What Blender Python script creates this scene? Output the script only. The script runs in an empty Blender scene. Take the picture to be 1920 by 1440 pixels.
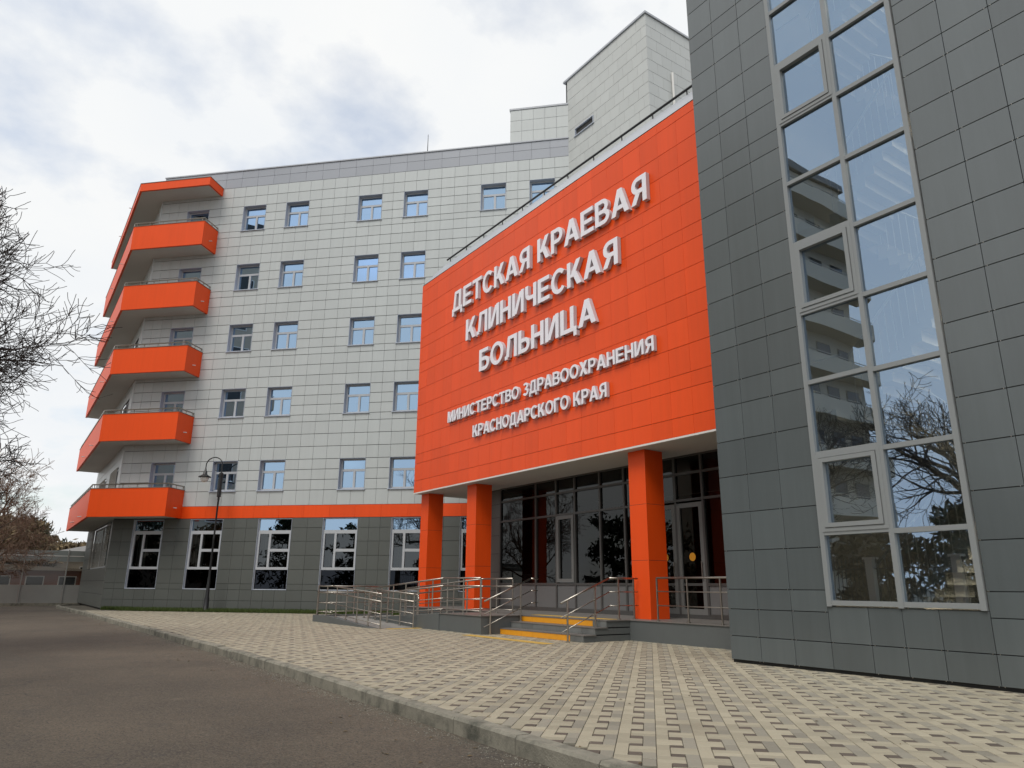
import bpy, math, random
from mathutils import Vector, Matrix
random.seed(7)
rnd = random.random
def uni(a, b): return a + (b - a) * random.random()
R2 = math.sqrt(0.5)
scn = bpy.context.scene
col = scn.collection

# ------------------------------------------------------------------ camera
F_PX = 1354.14
CAM = Vector((0, 0, 1.14))
PITCH, ROLL, HEAD = 0.273326, 0.0082014, 0.601737
cp, sp = math.cos(PITCH), math.sin(PITCH)
_f = Vector((0, cp, sp)); _u = Vector((0, -sp, cp)); _r = Vector((1, 0, 0))
cr, sr = math.cos(ROLL), math.sin(ROLL)
_r, _u = _r * cr + _u * sr, _u * cr - _r * sr
def _yaw(v):
    c, s = math.cos(HEAD), math.sin(HEAD)
    return Vector((v.x * c + v.y * s, -v.x * s + v.y * c, v.z))
RGT, UPV, FWD = _yaw(_r), _yaw(_u), _yaw(_f)
cam_d = bpy.data.cameras.new('camera')
cam_d.sensor_fit = 'HORIZONTAL'; cam_d.sensor_width = 36.0
cam_d.lens = F_PX / 1920 * 36.0
cam_d.clip_start = 0.05; cam_d.clip_end = 2000
cam = bpy.data.objects.new('camera', cam_d); col.objects.link(cam)
m = Matrix((RGT, UPV, -FWD)).transposed().to_4x4(); m.translation = CAM
cam.matrix_world = m
scn.camera = cam
scn.render.resolution_x = 1024; scn.render.resolution_y = 768
def proj(p):
    d = Vector(p) - CAM; w = d.dot(FWD)
    if w < 0.2: return None
    return 960 + F_PX * d.dot(RGT) / w, 720 - F_PX * d.dot(UPV) / w, w

# ------------------------------------------------------------------ world, sun, exposure
SUN_EL, SUN_AZ = math.radians(56), math.radians(243)      # azimuth clockwise from +Y
world = bpy.data.worlds.new('World'); scn.world = world; world.use_nodes = True
nt = world.node_tree; nt.nodes.clear()
N = nt.nodes.new; L = nt.links.new
sky = N('ShaderNodeTexSky'); sky.sky_type = 'NISHITA'; sky.sun_disc = False
sky.sun_elevation = SUN_EL; sky.sun_rotation = SUN_AZ
sky.dust_density = 2.0; sky.air_density = 1.2
skm = N('ShaderNodeMix'); skm.data_type = 'RGBA'; skm.blend_type = 'MULTIPLY'; skm.inputs[0].default_value = 1
L(sky.outputs[0], skm.inputs[6]); skm.inputs[7].default_value = (0.15, 0.15, 0.15, 1)
tc = N('ShaderNodeTexCoord')
sep = N('ShaderNodeSeparateXYZ'); L(tc.outputs['Generated'], sep.inputs[0])
def vmath(op, a, b=None):
    n = N('ShaderNodeMath'); n.operation = op
    for i, v in enumerate((a, b)):
        if v is None: continue
        if isinstance(v, (int, float)): n.inputs[i].default_value = v
        else: L(v, n.inputs[i])
    return n.outputs[0]
zz = vmath('ADD', vmath('MAXIMUM', sep.outputs[2], 0.0), 0.28)
cmb = N('ShaderNodeCombineXYZ')
L(vmath('DIVIDE', sep.outputs[0], zz), cmb.inputs[0]); L(vmath('DIVIDE', sep.outputs[1], zz), cmb.inputs[1])
no1 = N('ShaderNodeTexNoise'); no1.inputs['Scale'].default_value = 1.5; no1.inputs['Detail'].default_value = 8; no1.inputs['Roughness'].default_value = 0.55
mp1 = N('ShaderNodeMapping'); mp1.inputs['Location'].default_value = (3.1, 1.7, 0.4); L(cmb.outputs[0], mp1.inputs[0]); L(mp1.outputs[0], no1.inputs[0])
rp1 = N('ShaderNodeValToRGB'); rp1.color_ramp.elements[0].position = 0.24; rp1.color_ramp.elements[1].position = 0.43
L(no1.outputs['Fac'], rp1.inputs[0])
no2 = N('ShaderNodeTexNoise'); no2.inputs['Scale'].default_value = 2.2; no2.inputs['Detail'].default_value = 6
mp2 = N('ShaderNodeMapping'); mp2.inputs['Location'].default_value = (8.3, 5.2, 2.0); L(cmb.outputs[0], mp2.inputs[0]); L(mp2.outputs[0], no2.inputs[0])
rp2 = N('ShaderNodeValToRGB')
rp2.color_ramp.elements[0].position = 0.32; rp2.color_ramp.elements[0].color = (0.69, 0.712, 0.735, 1)
rp2.color_ramp.elements[1].position = 0.62; rp2.color_ramp.elements[1].color = (0.75, 0.755, 0.75, 1)
L(no2.outputs['Fac'], rp2.inputs[0])
mixc = N('ShaderNodeMix'); mixc.data_type = 'RGBA'
L(rp1.outputs[0], mixc.inputs[0]); L(skm.outputs[2], mixc.inputs[6]); L(rp2.outputs[0], mixc.inputs[7])
bg = N('ShaderNodeBackground'); L(mixc.outputs[2], bg.inputs[0]); bg.inputs[1].default_value = 1.0
wo = N('ShaderNodeOutputWorld'); L(bg.outputs[0], wo.inputs[0])

sd = bpy.data.lights.new('sun', 'SUN'); sd.energy = 1.5; sd.angle = math.radians(26); sd.color = (1.0, 0.95, 0.87)
so = bpy.data.objects.new('sun', sd); col.objects.link(so)
sdir = Vector((math.sin(SUN_AZ) * math.cos(SUN_EL), math.cos(SUN_AZ) * math.cos(SUN_EL), math.sin(SUN_EL)))
so.rotation_euler = (-sdir).to_track_quat('-Z', 'Y').to_euler()
so.location = (0, 0, 40)
scn.view_settings.view_transform = 'Standard'; scn.view_settings.look = 'None'
scn.view_settings.exposure = 0.36; scn.view_settings.gamma = 1.0
scn.view_settings.use_curve_mapping = False

# ------------------------------------------------------------------ materials
MATS = {}
def mat(name, base, rough=0.6, metal=0.0, var=0.0, noise=None, bump=None, spec=0.5, stain=None, streak=0.0):
    """base colour, per-piece brightness variation, a noise tint (scale, amount), a bump (scale, strength)"""
    if name in MATS: return MATS[name]
    M = bpy.data.materials.new(name); M.use_nodes = True
    t = M.node_tree; b = t.nodes['Principled BSDF']
    b.inputs['Roughness'].default_value = rough; b.inputs['Metallic'].default_value = metal
    b.inputs['Specular IOR Level'].default_value = spec
    n = t.nodes.new; l = t.links.new
    def math_(op, a, c):
        q = n('ShaderNodeMath'); q.operation = op
        for i, v in enumerate((a, c)):
            if isinstance(v, (int, float)): q.inputs[i].default_value = v
            else: l(v, q.inputs[i])
        return q.outputs[0]
    fac = None
    if var:
        oi = n('ShaderNodeObjectInfo'); ge = n('ShaderNodeNewGeometry')
        s = math_('FRACT', math_('ADD', oi.outputs['Random'], ge.outputs['Random Per Island']), 0)
        fac = math_('ADD', math_('MULTIPLY', s, 2 * var), 1 - var)
    tc = n('ShaderNodeTexCoord'); geo = n('ShaderNodeNewGeometry')
    if noise:
        for sc, am in noise:
            nn = n('ShaderNodeTexNoise'); nn.inputs['Scale'].default_value = sc; nn.inputs['Detail'].default_value = 6; nn.inputs['Roughness'].default_value = .6
            l(geo.outputs['Position'], nn.inputs[0])
            v = math_('ADD', math_('MULTIPLY', math_('SUBTRACT', nn.outputs['Fac'], 0.5), 2 * am), 1.0)
            fac = v if fac is None else math_('MULTIPLY', fac, v)
    if streak:
        mp = n('ShaderNodeMapping'); mp.inputs['Scale'].default_value = (4.0, 4.0, .22); l(geo.outputs['Position'], mp.inputs[0])
        nn = n('ShaderNodeTexNoise'); nn.inputs['Scale'].default_value = 1.4; nn.inputs['Detail'].default_value = 7; nn.inputs['Roughness'].default_value = .65; l(mp.outputs[0], nn.inputs[0])
        v = math_('ADD', math_('MULTIPLY', math_('SUBTRACT', nn.outputs['Fac'], 0.5), 2 * streak), 1.0)
        fac = v if fac is None else math_('MULTIPLY', fac, v)
    if fac is not None:
        mx = n('ShaderNodeVectorMath'); mx.operation = 'SCALE'
        mx.inputs[0].default_value = base; l(fac, mx.inputs['Scale'])
        src = mx.outputs[0]
    else:
        b.inputs['Base Color'].default_value = (*base, 1); src = None
    if stain:
        c2, sc, lo, hi = stain
        nn = n('ShaderNodeTexNoise'); nn.inputs['Scale'].default_value = sc; nn.inputs['Detail'].default_value = 8; nn.inputs['Roughness'].default_value = .65
        l(geo.outputs['Position'], nn.inputs[0])
        rp = n('ShaderNodeMapRange'); rp.inputs[1].default_value = lo; rp.inputs[2].default_value = hi; l(nn.outputs['Fac'], rp.inputs[0])
        mc = n('ShaderNodeMix'); mc.data_type = 'RGBA'; l(rp.outputs[0], mc.inputs[0])
        if src is None: mc.inputs[6].default_value = (*base, 1)
        else: l(src, mc.inputs[6])
        mc.inputs[7].default_value = (*c2, 1); src = mc.outputs[2]
    if src is not None: l(src, b.inputs['Base Color'])
    if bump:
        nn = n('ShaderNodeTexNoise'); nn.inputs['Scale'].default_value = bump[0]; nn.inputs['Detail'].default_value = 5
        l(geo.outputs['Position'], nn.inputs[0])
        bp = n('ShaderNodeBump'); bp.inputs['Strength'].default_value = bump[1]; bp.inputs['Distance'].default_value = bump[2] if len(bump) > 2 else 0.01
        l(nn.outputs['Fac'], bp.inputs['Height']); l(bp.outputs[0], b.inputs['Normal'])
    MATS[name] = M
    return M
def glass(name, tint, refl, trans, rough=0.0, wave=0.0):
    """coated pane: tinted mirror part plus a see-through part"""
    M = bpy.data.materials.new(name); M.use_nodes = True
    t = M.node_tree; t.nodes.clear(); n = t.nodes.new; l = t.links.new
    o = n('ShaderNodeOutputMaterial'); mx = n('ShaderNodeMixShader')
    g = n('ShaderNodeBsdfGlossy'); g.inputs['Color'].default_value = (*tint, 1); g.inputs['Roughness'].default_value = rough
    tr = n('ShaderNodeBsdfTransparent'); tr.inputs['Color'].default_value = (*trans, 1)
    lw = n('ShaderNodeLayerWeight'); lw.inputs['Blend'].default_value = 0.35
    mr = n('ShaderNodeMapRange'); mr.inputs[3].default_value = refl; mr.inputs[4].default_value = 1.0
    l(lw.outputs['Fresnel'], mr.inputs[0]); l(mr.outputs[0], mx.inputs[0])
    if wave:
        ge = n('ShaderNodeNewGeometry'); nn = n('ShaderNodeTexNoise'); nn.inputs['Scale'].default_value = 0.9; nn.inputs['Detail'].default_value = 1
        l(ge.outputs['Position'], nn.inputs[0]); bp = n('ShaderNodeBump'); bp.inputs['Strength'].default_value = wave; bp.inputs['Distance'].default_value = 0.02
        l(nn.outputs['Fac'], bp.inputs['Height']); l(bp.outputs[0], g.inputs['Normal'])
    l(tr.outputs[0], mx.inputs[1]); l(g.outputs[0], mx.inputs[2]); l(mx.outputs[0], o.inputs[0])
    MATS[name] = M; return M

mat('tile_light', (.485, .515, .515), .40, var=.035, noise=[(.25, .07)], streak=.07)
mat('tile_tower', (.50, .52, .51), .42, var=.035, noise=[(.35, .06)])
mat('tile_dark', (.105, .113, .105), .34, var=.06, noise=[(.6, .08)])
mat('tile_wing', (.092, .108, .113), .27, spec=1.0, streak=.14, var=.10, noise=[(.5, .10)], bump=(.9, .12, .01))
mat('parapet_grey', (.33, .35, .39), .4, var=.04)
mat('orange', (.82, .078, .005), .42, spec=.4, streak=.10, var=.05, noise=[(.3, .07)], bump=(1.1, .12, .01))
mat('orange_smooth', (.82, .078, .005), .5, spec=.35, streak=.08, noise=[(.7, .05)])
mat('backing', (.035, .035, .035), .9)
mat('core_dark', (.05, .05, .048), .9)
mat('soffit', (.56, .56, .53), .8, noise=[(.8, .06)])
mat('white_trim', (.72, .71, .68), .5)
mat('frame_white', (.44, .46, .49), .4)
mat('hall_frame', (.075, .073, .07), .4)
mat('door_frame', (.17, .17, .165), .4)
mat('frame_grey', (.24, .255, .26), .4)
mat('reveal_metal', (.42, .46, .54), .45)
mat('coping', (.40, .42, .46), .35, noise=[(.8, .05)])
mat('letter_face', (.86, .84, .90), .45)
mat('letter_side', (.58, .57, .61), .5)
mat('steel', (.40, .37, .33), .34, 1.0)
mat('plinth', (.105, .115, .115), .6, noise=[(1.2, .12), (7, .06)])
mat('ramp_top', (.24, .235, .22), .8, noise=[(2, .12), (20, .08)])
mat('porch_floor', (.16, .15, .14), .5, noise=[(1.5, .12)])
mat('step_stone', (.15, .155, .15), .6, var=.12, noise=[(6, .15)])
mat('yellow', (.78, .33, .015), .55, noise=[(6, .08)])
mat('yellow_worn', (.55, .36, .08), .7, noise=[(5, .25)])
def asphalt():
    M = bpy.data.materials.new('asphalt'); M.use_nodes = True; t = M.node_tree; b = t.nodes['Principled BSDF']; n = t.nodes.new; l = t.links.new
    geo = n('ShaderNodeNewGeometry')
    def noise(sc, det=6, ro=.6, off=0):
        q = n('ShaderNodeTexNoise'); q.inputs['Scale'].default_value = sc; q.inputs['Detail'].default_value = det; q.inputs['Roughness'].default_value = ro
        mp = n('ShaderNodeMapping'); mp.inputs['Location'].default_value = (off, off * .7, 0); l(geo.outputs['Position'], mp.inputs[0]); l(mp.outputs[0], q.inputs[0]); return q.outputs['Fac']
    def ramp(src, lo, hi):
        q = n('ShaderNodeMapRange'); q.inputs[1].default_value = lo; q.inputs[2].default_value = hi; l(src, q.inputs[0]); return q.outputs[0]
    def mixc(f, a, c):
        q = n('ShaderNodeMix'); q.data_type = 'RGBA'
        if isinstance(f, float): q.inputs[0].default_value = f
        else: l(f, q.inputs[0])
        for k, v in ((6, a), (7, c)):
            if isinstance(v, tuple): q.inputs[k].default_value = (*v, 1)
            else: l(v, q.inputs[k])
        return q.outputs[2]
    c = mixc(ramp(noise(.35, 8, .65), .36, .66), (.064, .051, .037), (.118, .093, .066))       # broad worn and dusty areas
    c = mixc(ramp(noise(2.1, 8, .7, 5), .55, .74), c, (.060, .052, .043))                       # dark stains
    c = mixc(ramp(noise(1.1, 9, .75, 11), .60, .72), c, (.15, .122, .088))                     # dried dust
    vo = n('ShaderNodeTexVoronoi'); vo.inputs['Scale'].default_value = 85; l(geo.outputs['Position'], vo.inputs[0])
    st = n('ShaderNodeSeparateColor'); l(vo.outputs['Color'], st.inputs[0])
    c = mixc(ramp(st.outputs[0], .35, 1.0), c, mixc(.5, c, (.20, .172, .135)))                    # pale aggregate
    c = mixc(ramp(st.outputs[1], .75, 1.0), c, (.035, .032, .03))                                # dark stones
    vc = n('ShaderNodeTexVoronoi'); vc.feature = 'DISTANCE_TO_EDGE'; vc.inputs['Scale'].default_value = .26
    ad = n('ShaderNodeVectorMath'); ad.operation = 'ADD'; l(geo.outputs['Position'], ad.inputs[0])
    nn = n('ShaderNodeTexNoise'); nn.inputs['Scale'].default_value = 1.6; nn.inputs['Detail'].default_value = 5; l(geo.outputs['Position'], nn.inputs[0]); l(nn.outputs['Color'], ad.inputs[1]); l(ad.outputs[0], vc.inputs[0])
    mk = n('ShaderNodeMath'); mk.operation = 'MULTIPLY'; l(ramp(vc.outputs['Distance'], .006, .001), mk.inputs[0]); l(ramp(noise(.5, 3, .5, 23), .52, .62), mk.inputs[1])
    c = mixc(mk.outputs[0], c, (.05, .044, .037))                    # fine cracks
    l(c, b.inputs['Base Color']); b.inputs['Roughness'].default_value = .85
    bp = n('ShaderNodeBump'); bp.inputs['Strength'].default_value = .8; bp.inputs['Distance'].default_value = .008; l(vo.outputs['Distance'], bp.inputs['Height']); l(bp.outputs[0], b.inputs['Normal'])
    MATS['asphalt'] = M
asphalt()
mat('kerb', (.25, .235, .19), .85, var=.12, noise=[(2.5, .3), (25, .2)], bump=(60, .5, .01), stain=((.085, .085, .068), 3.0, .47, .68))
mat('paver_sand', (.35, .315, .235), .8, var=.13, stain=((.23, .20, .145), .7, .56, .78), noise=[(.5, .13), (45, .12)], bump=(160, .3, .004))
mat('paver_grey', (.255, .236, .19), .8, var=.13, stain=((.23, .20, .145), .7, .56, .78), noise=[(.5, .13), (45, .12)], bump=(160, .3, .004))
mat('paver_dark', (.105, .085, .068), .8, var=.18, noise=[(.5, .12), (45, .12)], bump=(160, .3, .004))
mat('joint_sand', (.09, .08, .06), .95, noise=[(8, .2)])
mat('soil', (.09, .075, .05), .95, noise=[(1.5, .3)])
mat('grass_blade', (.055, .085, .012), .7, var=.35)
mat('lamp_iron', (.012, .013, .014), .4)
mat('lamp_globe', (.75, .75, .72), .25)
mat('bark', (.04, .033, .03), .9, noise=[(6, .25)])
mat('bark_warm', (.20, .135, .095), .9, noise=[(4, .25)])
mat('needle', (.028, .042, .016), .7, var=.4)
mat('dry_leaf', (.12, .085, .04), .8, var=.45)
mat('beige_render', (.47, .42, .34), .8, noise=[(.7, .08)])
mat('beige_dark', (.22, .19, .155), .8)
mat('window_dark', (.025, .03, .035), .15)
mat('fence_grey', (.30, .30, .285), .6, noise=[(1.2, .15)])
mat('fence_upper', (.25, .275, .265), .5, noise=[(1.0, .1)])
mat('fence_iron', (.018, .017, .016), .5)
mat('roof_white', (.66, .66, .66), .6)
mat('brick_far', (.24, .10, .065), .85, noise=[(2, .2)])
mat('interior_wall', (.50, .49, .46), .8)
mat('interior_floor', (.30, .28, .25), .6)
mat('curtain', (.42, .41, .38), .9, noise=[(3, .15)])
mat('grille_bar', (.50, .48, .43), .5)
mat('panel_grey', (.15, .15, .15), .5)
mat('drain_pipe', (.6, .6, .58), .5)
glass('glass_sky', (.50, .70, .94), .62, (.30, .34, .35), wave=.05)
glass('glass_dark', (.55, .60, .64), .10, (.30, .32, .32), wave=.05)
glass('glass_low', (.30, .34, .42), .03, (.02, .025, .035), wave=.05)
glass('glass_strip', (.45, .61, .82), .46, (.46, .50, .52), wave=.10)
glass('glass_hall', (.27, .28, .28), .10, (.28, .27, .26), wave=.06)
glass('glass_fence', (.5, .5, .5), .03, (.62, .60, .56), rough=.05)
lm = bpy.data.materials.new('lamp_light'); lm.use_nodes = True
_b = lm.node_tree.nodes['Principled BSDF']; _b.inputs['Emission Color'].default_value = (1, .86, .62, 1); _b.inputs['Emission Strength'].default_value = 26
MATS['lamp_light'] = lm

# ------------------------------------------------------------------ helpers
class MB:
    def __init__(s): s.v = []; s.f = []; s.mi = []; s.cur = 0
    def poly(s, pts):
        i = len(s.v); s.v += [tuple(p) for p in pts]; s.f.append(tuple(range(i, i + len(pts)))); s.mi.append(s.cur)
    def hexa(s, p):                      # 8 corners: bottom ring, top ring (counter-clockwise from above)
        i = len(s.v); s.v += [tuple(q) for q in p]
        for f in ((3, 2, 1, 0), (4, 5, 6, 7), (0, 1, 5, 4), (1, 2, 6, 5), (2, 3, 7, 6), (3, 0, 4, 7)):
            s.f.append(tuple(i + k for k in f)); s.mi.append(s.cur)
    def box(s, x0, x1, y0, y1, z0, z1):
        s.hexa([(x0, y0, z0), (x1, y0, z0), (x1, y1, z0), (x0, y1, z0), (x0, y0, z1), (x1, y0, z1), (x1, y1, z1), (x0, y1, z1)])
    def prism(s, poly, z0, z1):
        n = len(poly); i = len(s.v)
        s.v += [(p[0], p[1], z0) for p in poly] + [(p[0], p[1], z1) for p in poly]
        s.f.append(tuple(i + n - 1 - k for k in range(n))); s.f.append(tuple(i + n + k for k in range(n))); s.mi += [s.cur] * 2
        for k in range(n):
            q = (k + 1) % n; s.f.append((i + k, i + q, i + n + q, i + n + k)); s.mi.append(s.cur)
    def tube(s, p0, p1, r0, r1=None, n=6, cap=True):
        p0 = Vector(p0); p1 = Vector(p1); r1 = r0 if r1 is None else r1
        d = p1 - p0
        if d.length < 1e-6: return
        d.normalize(); a = d.orthogonal().normalized(); b = d.cross(a); i = len(s.v)
        for p, r in ((p0, r0), (p1, r1)):
            for k in range(n):
                t = 2 * math.pi * k / n; s.v.append(tuple(p + (a * math.cos(t) + b * math.sin(t)) * r))
        for k in range(n):
            q = (k + 1) % n; s.f.append((i + k, i + q, i + n + q, i + n + k)); s.mi.append(s.cur)
        if cap:
            s.f.append(tuple(i + n - 1 - k for k in range(n))); s.f.append(tuple(i + n + k for k in range(n))); s.mi += [s.cur] * 2
    def path(s, pts, r, n=6):
        for a, b in zip(pts, pts[1:]): s.tube(a, b, r, n=n)
    def lathe(s, c, prof, n=16):
        i = len(s.v); c = Vector(c)
        for r, z in prof:
            for k in range(n):
                t = 2 * math.pi * k / n; s.v.append((c.x + r * math.cos(t), c.y + r * math.sin(t), c.z + z))
        for j in range(len(prof) - 1):
            for k in range(n):
                q = (k + 1) % n; s.f.append((i + j * n + k, i + j * n + q, i + (j + 1) * n + q, i + (j + 1) * n + k)); s.mi.append(s.cur)
    def mesh(s, name, mats):
        me = bpy.data.meshes.new(name); me.from_pydata(s.v, [], s.f)
        for k in (mats if isinstance(mats, (list, tuple)) else [mats]): me.materials.append(MATS[k])
        if any(s.mi): me.polygons.foreach_set('material_index', s.mi)
        me.update(); return me
    def build(s, name, mats, parent=None, smooth=False):
        me = s.mesh(name, mats)
        if smooth: me.polygons.foreach_set('use_smooth', [True] * len(me.polygons))
        return link(name, me, parent)
def wpos(o):
    p = Vector(o.location)
    while o.parent is not None:
        o = o.parent; p = p + (Vector(o.location) if False else Vector((0, 0, 0)))
    return p
def link(name, me, parent=None, loc=(0, 0, 0), rotz=0.0):
    """objects are placed in world coordinates; the parent inverse takes care of the parent's own place"""
    o = bpy.data.objects.new(name, me); col.objects.link(o)
    o.location = loc; o.rotation_euler = (0, 0, rotz)
    if parent is not None:
        o.parent = parent; o.matrix_parent_inverse = WORLD[parent.name].inverted()
    WORLD[o.name] = Matrix.Translation(loc) @ Matrix.Rotation(rotz, 4, 'Z')
    return o
WORLD = {}
def thing(name, label, cat, loc=(0, 0, 0), group=None):
    o = link(name, None, None, loc)
    o.empty_display_size = .3
    return tag(o, label, cat, group)
def tag(o, label, cat, group=None):
    o['label'] = label; o['category'] = cat
    if group: o['group'] = group
    return o
def struct(o): o['kind'] = 'structure'; return o
def stuff(o): o['kind'] = 'stuff'; return o

class Frame:
    """a vertical wall plane: u along the wall, o outwards, z up"""
    def __init__(s, theta, ox, oy):
        s.t = theta; s.du = Vector((math.cos(theta), math.sin(theta), 0)); s.dn = Vector((-math.sin(theta), math.cos(theta), 0)); s.o = Vector((ox, oy, 0))
    def __call__(s, u, o, z): return s.o + s.du * u + s.dn * o + Vector((0, 0, z))
    def box(s, mb, u0, u1, o0, o1, z0, z1):
        c = [s(u0, o0, z0), s(u1, o0, z0), s(u1, o1, z0), s(u0, o1, z0), s(u0, o0, z1), s(u1, o0, z1), s(u1, o1, z1), s(u0, o1, z1)]
        mb.hexa(c)
def subtract(rects, holes):
    out = list(rects)
    for (a, b, c, d) in holes:
        nx = []
        for (u0, u1, z0, z1) in out:
            if u1 <= a + 1e-4 or u0 >= b - 1e-4 or z1 <= c + 1e-4 or z0 >= d - 1e-4: nx.append((u0, u1, z0, z1)); continue
            if u0 < a: nx.append((u0, a, z0, z1))
            if u1 > b: nx.append((b, u1, z0, z1))
            m0, m1 = max(u0, a), min(u1, b)
            if z0 < c: nx.append((m0, m1, z0, c))
            if z1 > d: nx.append((m0, m1, d, z1))
        out = nx
    return out
def grid(us, zs, stagger=False):
    r = []
    for j, (z0, z1) in enumerate(zip(zs, zs[1:])):
        if stagger and j % 2:
            uu = [us[0]] + [(a + b) / 2 for a, b in zip(us, us[1:])] + [us[-1]]
        else: uu = us
        r += [(a, b, z0, z1) for a, b in zip(uu, uu[1:])]
    return r
def lines(a, b, step, fixed=()):
    """joint positions: fixed ones plus an even split near step between them"""
    f = sorted(set([a, b] + [x for x in fixed if a < x < b])); o = [f[0]]
    for p, q in zip(f, f[1:]):
        n = max(1, round((q - p) / step)); o += [p + (q - p) * (k + 1) / n for k in range(n)]
    return o
_tile_cache = {}
def tile_mesh(w, h, t, mname, key='tile'):
    k = (round(w, 3), round(h, 3), t, mname)
    if k not in _tile_cache:
        mb = MB(); c = .002
        a, b = w / 2, h / 2
        ring0 = [(-a, 0, -b), (a, 0, -b), (a, 0, b), (-a, 0, b)]
        ring1 = [(-a, t - c, -b), (a, t - c, -b), (a, t - c, b), (-a, t - c, b)]
        ring2 = [(-a + c, t, -b + c), (a - c, t, -b + c), (a - c, t, b - c), (-a + c, t, b - c)]
        mb.v = ring0 + ring1 + ring2
        for q in (0, 4):
            for i in range(4):
                j = (i + 1) % 4; mb.f.append((q + j, q + i, q + 4 + i, q + 4 + j)); mb.mi.append(0)
        mb.f.append((11, 10, 9, 8)); mb.mi.append(0)
        _tile_cache[k] = mb.mesh(key, mname)
    return _tile_cache[k]
def lay_tiles(fr, rects, mname, parent, limit=300, off=0.0, t=.02, gu=.008, gz=.014, name='tile', tilt=.0, seen=None, stuffname='tile_cladding'):
    """the pieces that show largest are parts of their own, the rest one joined part"""
    items = []
    for (u0, u1, z0, z1) in rects:
        w, h = u1 - u0 - gu, z1 - z0 - gz
        if w < .03 or h < .03: continue
        c = fr((u0 + u1) / 2, off, (z0 + z1) / 2); p = proj(c); s = -1
        if p and -30 < p[0] < 1950 and -30 < p[1] < 1470:
            d = (CAM - c); s = w * h * abs(d.normalized().dot(fr.dn)) / p[2] ** 2
            if d.dot(fr.dn) < 0 or (seen and not seen(p[0], p[1])): s = -1
        items.append((s, w, h, c))
    items.sort(key=lambda q: -q[0])
    rest = MB()
    for i, (s, w, h, c) in enumerate(items):
        ti = (uni(-tilt, tilt), uni(-tilt, tilt))
        if i < limit and s > 0:
            o = link(name, tile_mesh(w, h, t, mname, name), parent, c, fr.t)
            if tilt: o.rotation_euler = (ti[0], 0, fr.t + ti[1])
        else:
            me = tile_mesh(w, h, t, mname, name); i0 = len(rest.v)
            for v in me.vertices:
                rest.v.append(tuple(c + fr.du * v.co.x + fr.dn * v.co.y + Vector((0, 0, v.co.z))))
            for f in me.polygons: rest.f.append(tuple(i0 + k for k in f.vertices)); rest.mi.append(0)
    if rest.f: stuff(rest.build(stuffname, mname, parent))
def wall_sheet(fr, rects, mname, parent, off=-.03, name='wall'):
    mb = MB()
    for (u0, u1, z0, z1) in rects: mb.poly([fr(u1, off, z0), fr(u0, off, z0), fr(u0, off, z1), fr(u1, off, z1)])
    return mb.build(name, mname, parent)

# ------------------------------------------------------------------ ground, road, pavement
mb = MB(); mb.poly([(-400, -400, -.19), (400, -400, -.19), (400, 600, -.19), (-400, 600, -.19)])
struct(mb.build('ground', 'soil'))
KERB = [(3.57, -9), (3.57, 5), (3.62, 8), (3.68, 11), (3.66, 15), (3.56, 20), (3.42, 26), (3.22, 34), (2.98, 41), (2.80, 46), (2.95, 47.6), (3.6, 48.4), (4.6, 48.7)]
def kx(y):
    for (x0, y0), (x1, y1) in zip(KERB, KERB[1:]):
        if y0 <= y <= y1: return x0 + (x1 - x0) * (y - y0) / (y1 - y0)
    return 3.57 if y < 0 else 99
mb = MB()
ny = 60
for i in range(ny):
    y0, y1 = -12 + i * 64 / ny, -12 + (i + 1) * 64 / ny
    for a, b in ((-3.2, -1.0), (-1.0, 1.3), (1.3, 5.0)):
        mb.poly([(a, y0, -.135), (b, y0, -.135), (b, y1, -.135), (a, y1, -.135)])
struct(mb.build('road', 'asphalt'))
mb = MB()
inner = [(x + .07, y) for x, y in KERB if y < 47]
mb.poly([(x, y, -.013) for x, y in inner] + [(30, 46, -.013), (30, -9, -.013)])
pav = struct(mb.build('pavement', 'joint_sand'))
# kerb stones, one metre each
kerb = MB(); kerb.box(3.6, 3.66, -9, 5, -.3, -.15); kerb = struct(kerb.build('kerb', 'kerb'))
pts = []
tot = 0; acc = [0]
for (a, b) in zip(KERB, KERB[1:]): tot += math.hypot(b[0] - a[0], b[1] - a[1]); acc.append(tot)
def kp(s):
    for i in range(len(KERB) - 1):
        if acc[i] <= s <= acc[i + 1]:
            t = (s - acc[i]) / (acc[i + 1] - acc[i]); a, b = KERB[i], KERB[i + 1]
            return Vector((a[0] + (b[0] - a[0]) * t, a[1] + (b[1] - a[1]) * t, 0))
    return Vector((*KERB[-1], 0))
ks = MB(); w_, c_ = .15, .018
prof = [(0, -.30), (0, -.02), (c_, .004), (w_ - .01, .004), (w_, -.006), (w_, -.30)]
for yy in (-.496, .496):
    for x, z in prof: ks.v.append((x, yy, z))
n_ = len(prof)
for i in range(n_):
    j = (i + 1) % n_; ks.f.append((i, j, n_ + j, n_ + i)); ks.mi.append(0)
ks.f.append(tuple(range(n_))); ks.f.append(tuple(n_ + n_ - 1 - k for k in range(n_))); ks.mi += [0, 0]
ksm = ks.mesh('kerb_stone', 'kerb')
s = .62
while s < tot - .6:
    a, b = kp(s - .5), kp(s + .5); c = (a + b) / 2; ang = math.atan2(b.y - a.y, b.x - a.x) - math.pi / 2
    o = link('kerb_stone', ksm, kerb, (c.x + uni(-.006, .006), c.y, uni(-.006, .008)), ang + uni(-.006, .006))
    s += 1.0
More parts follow.
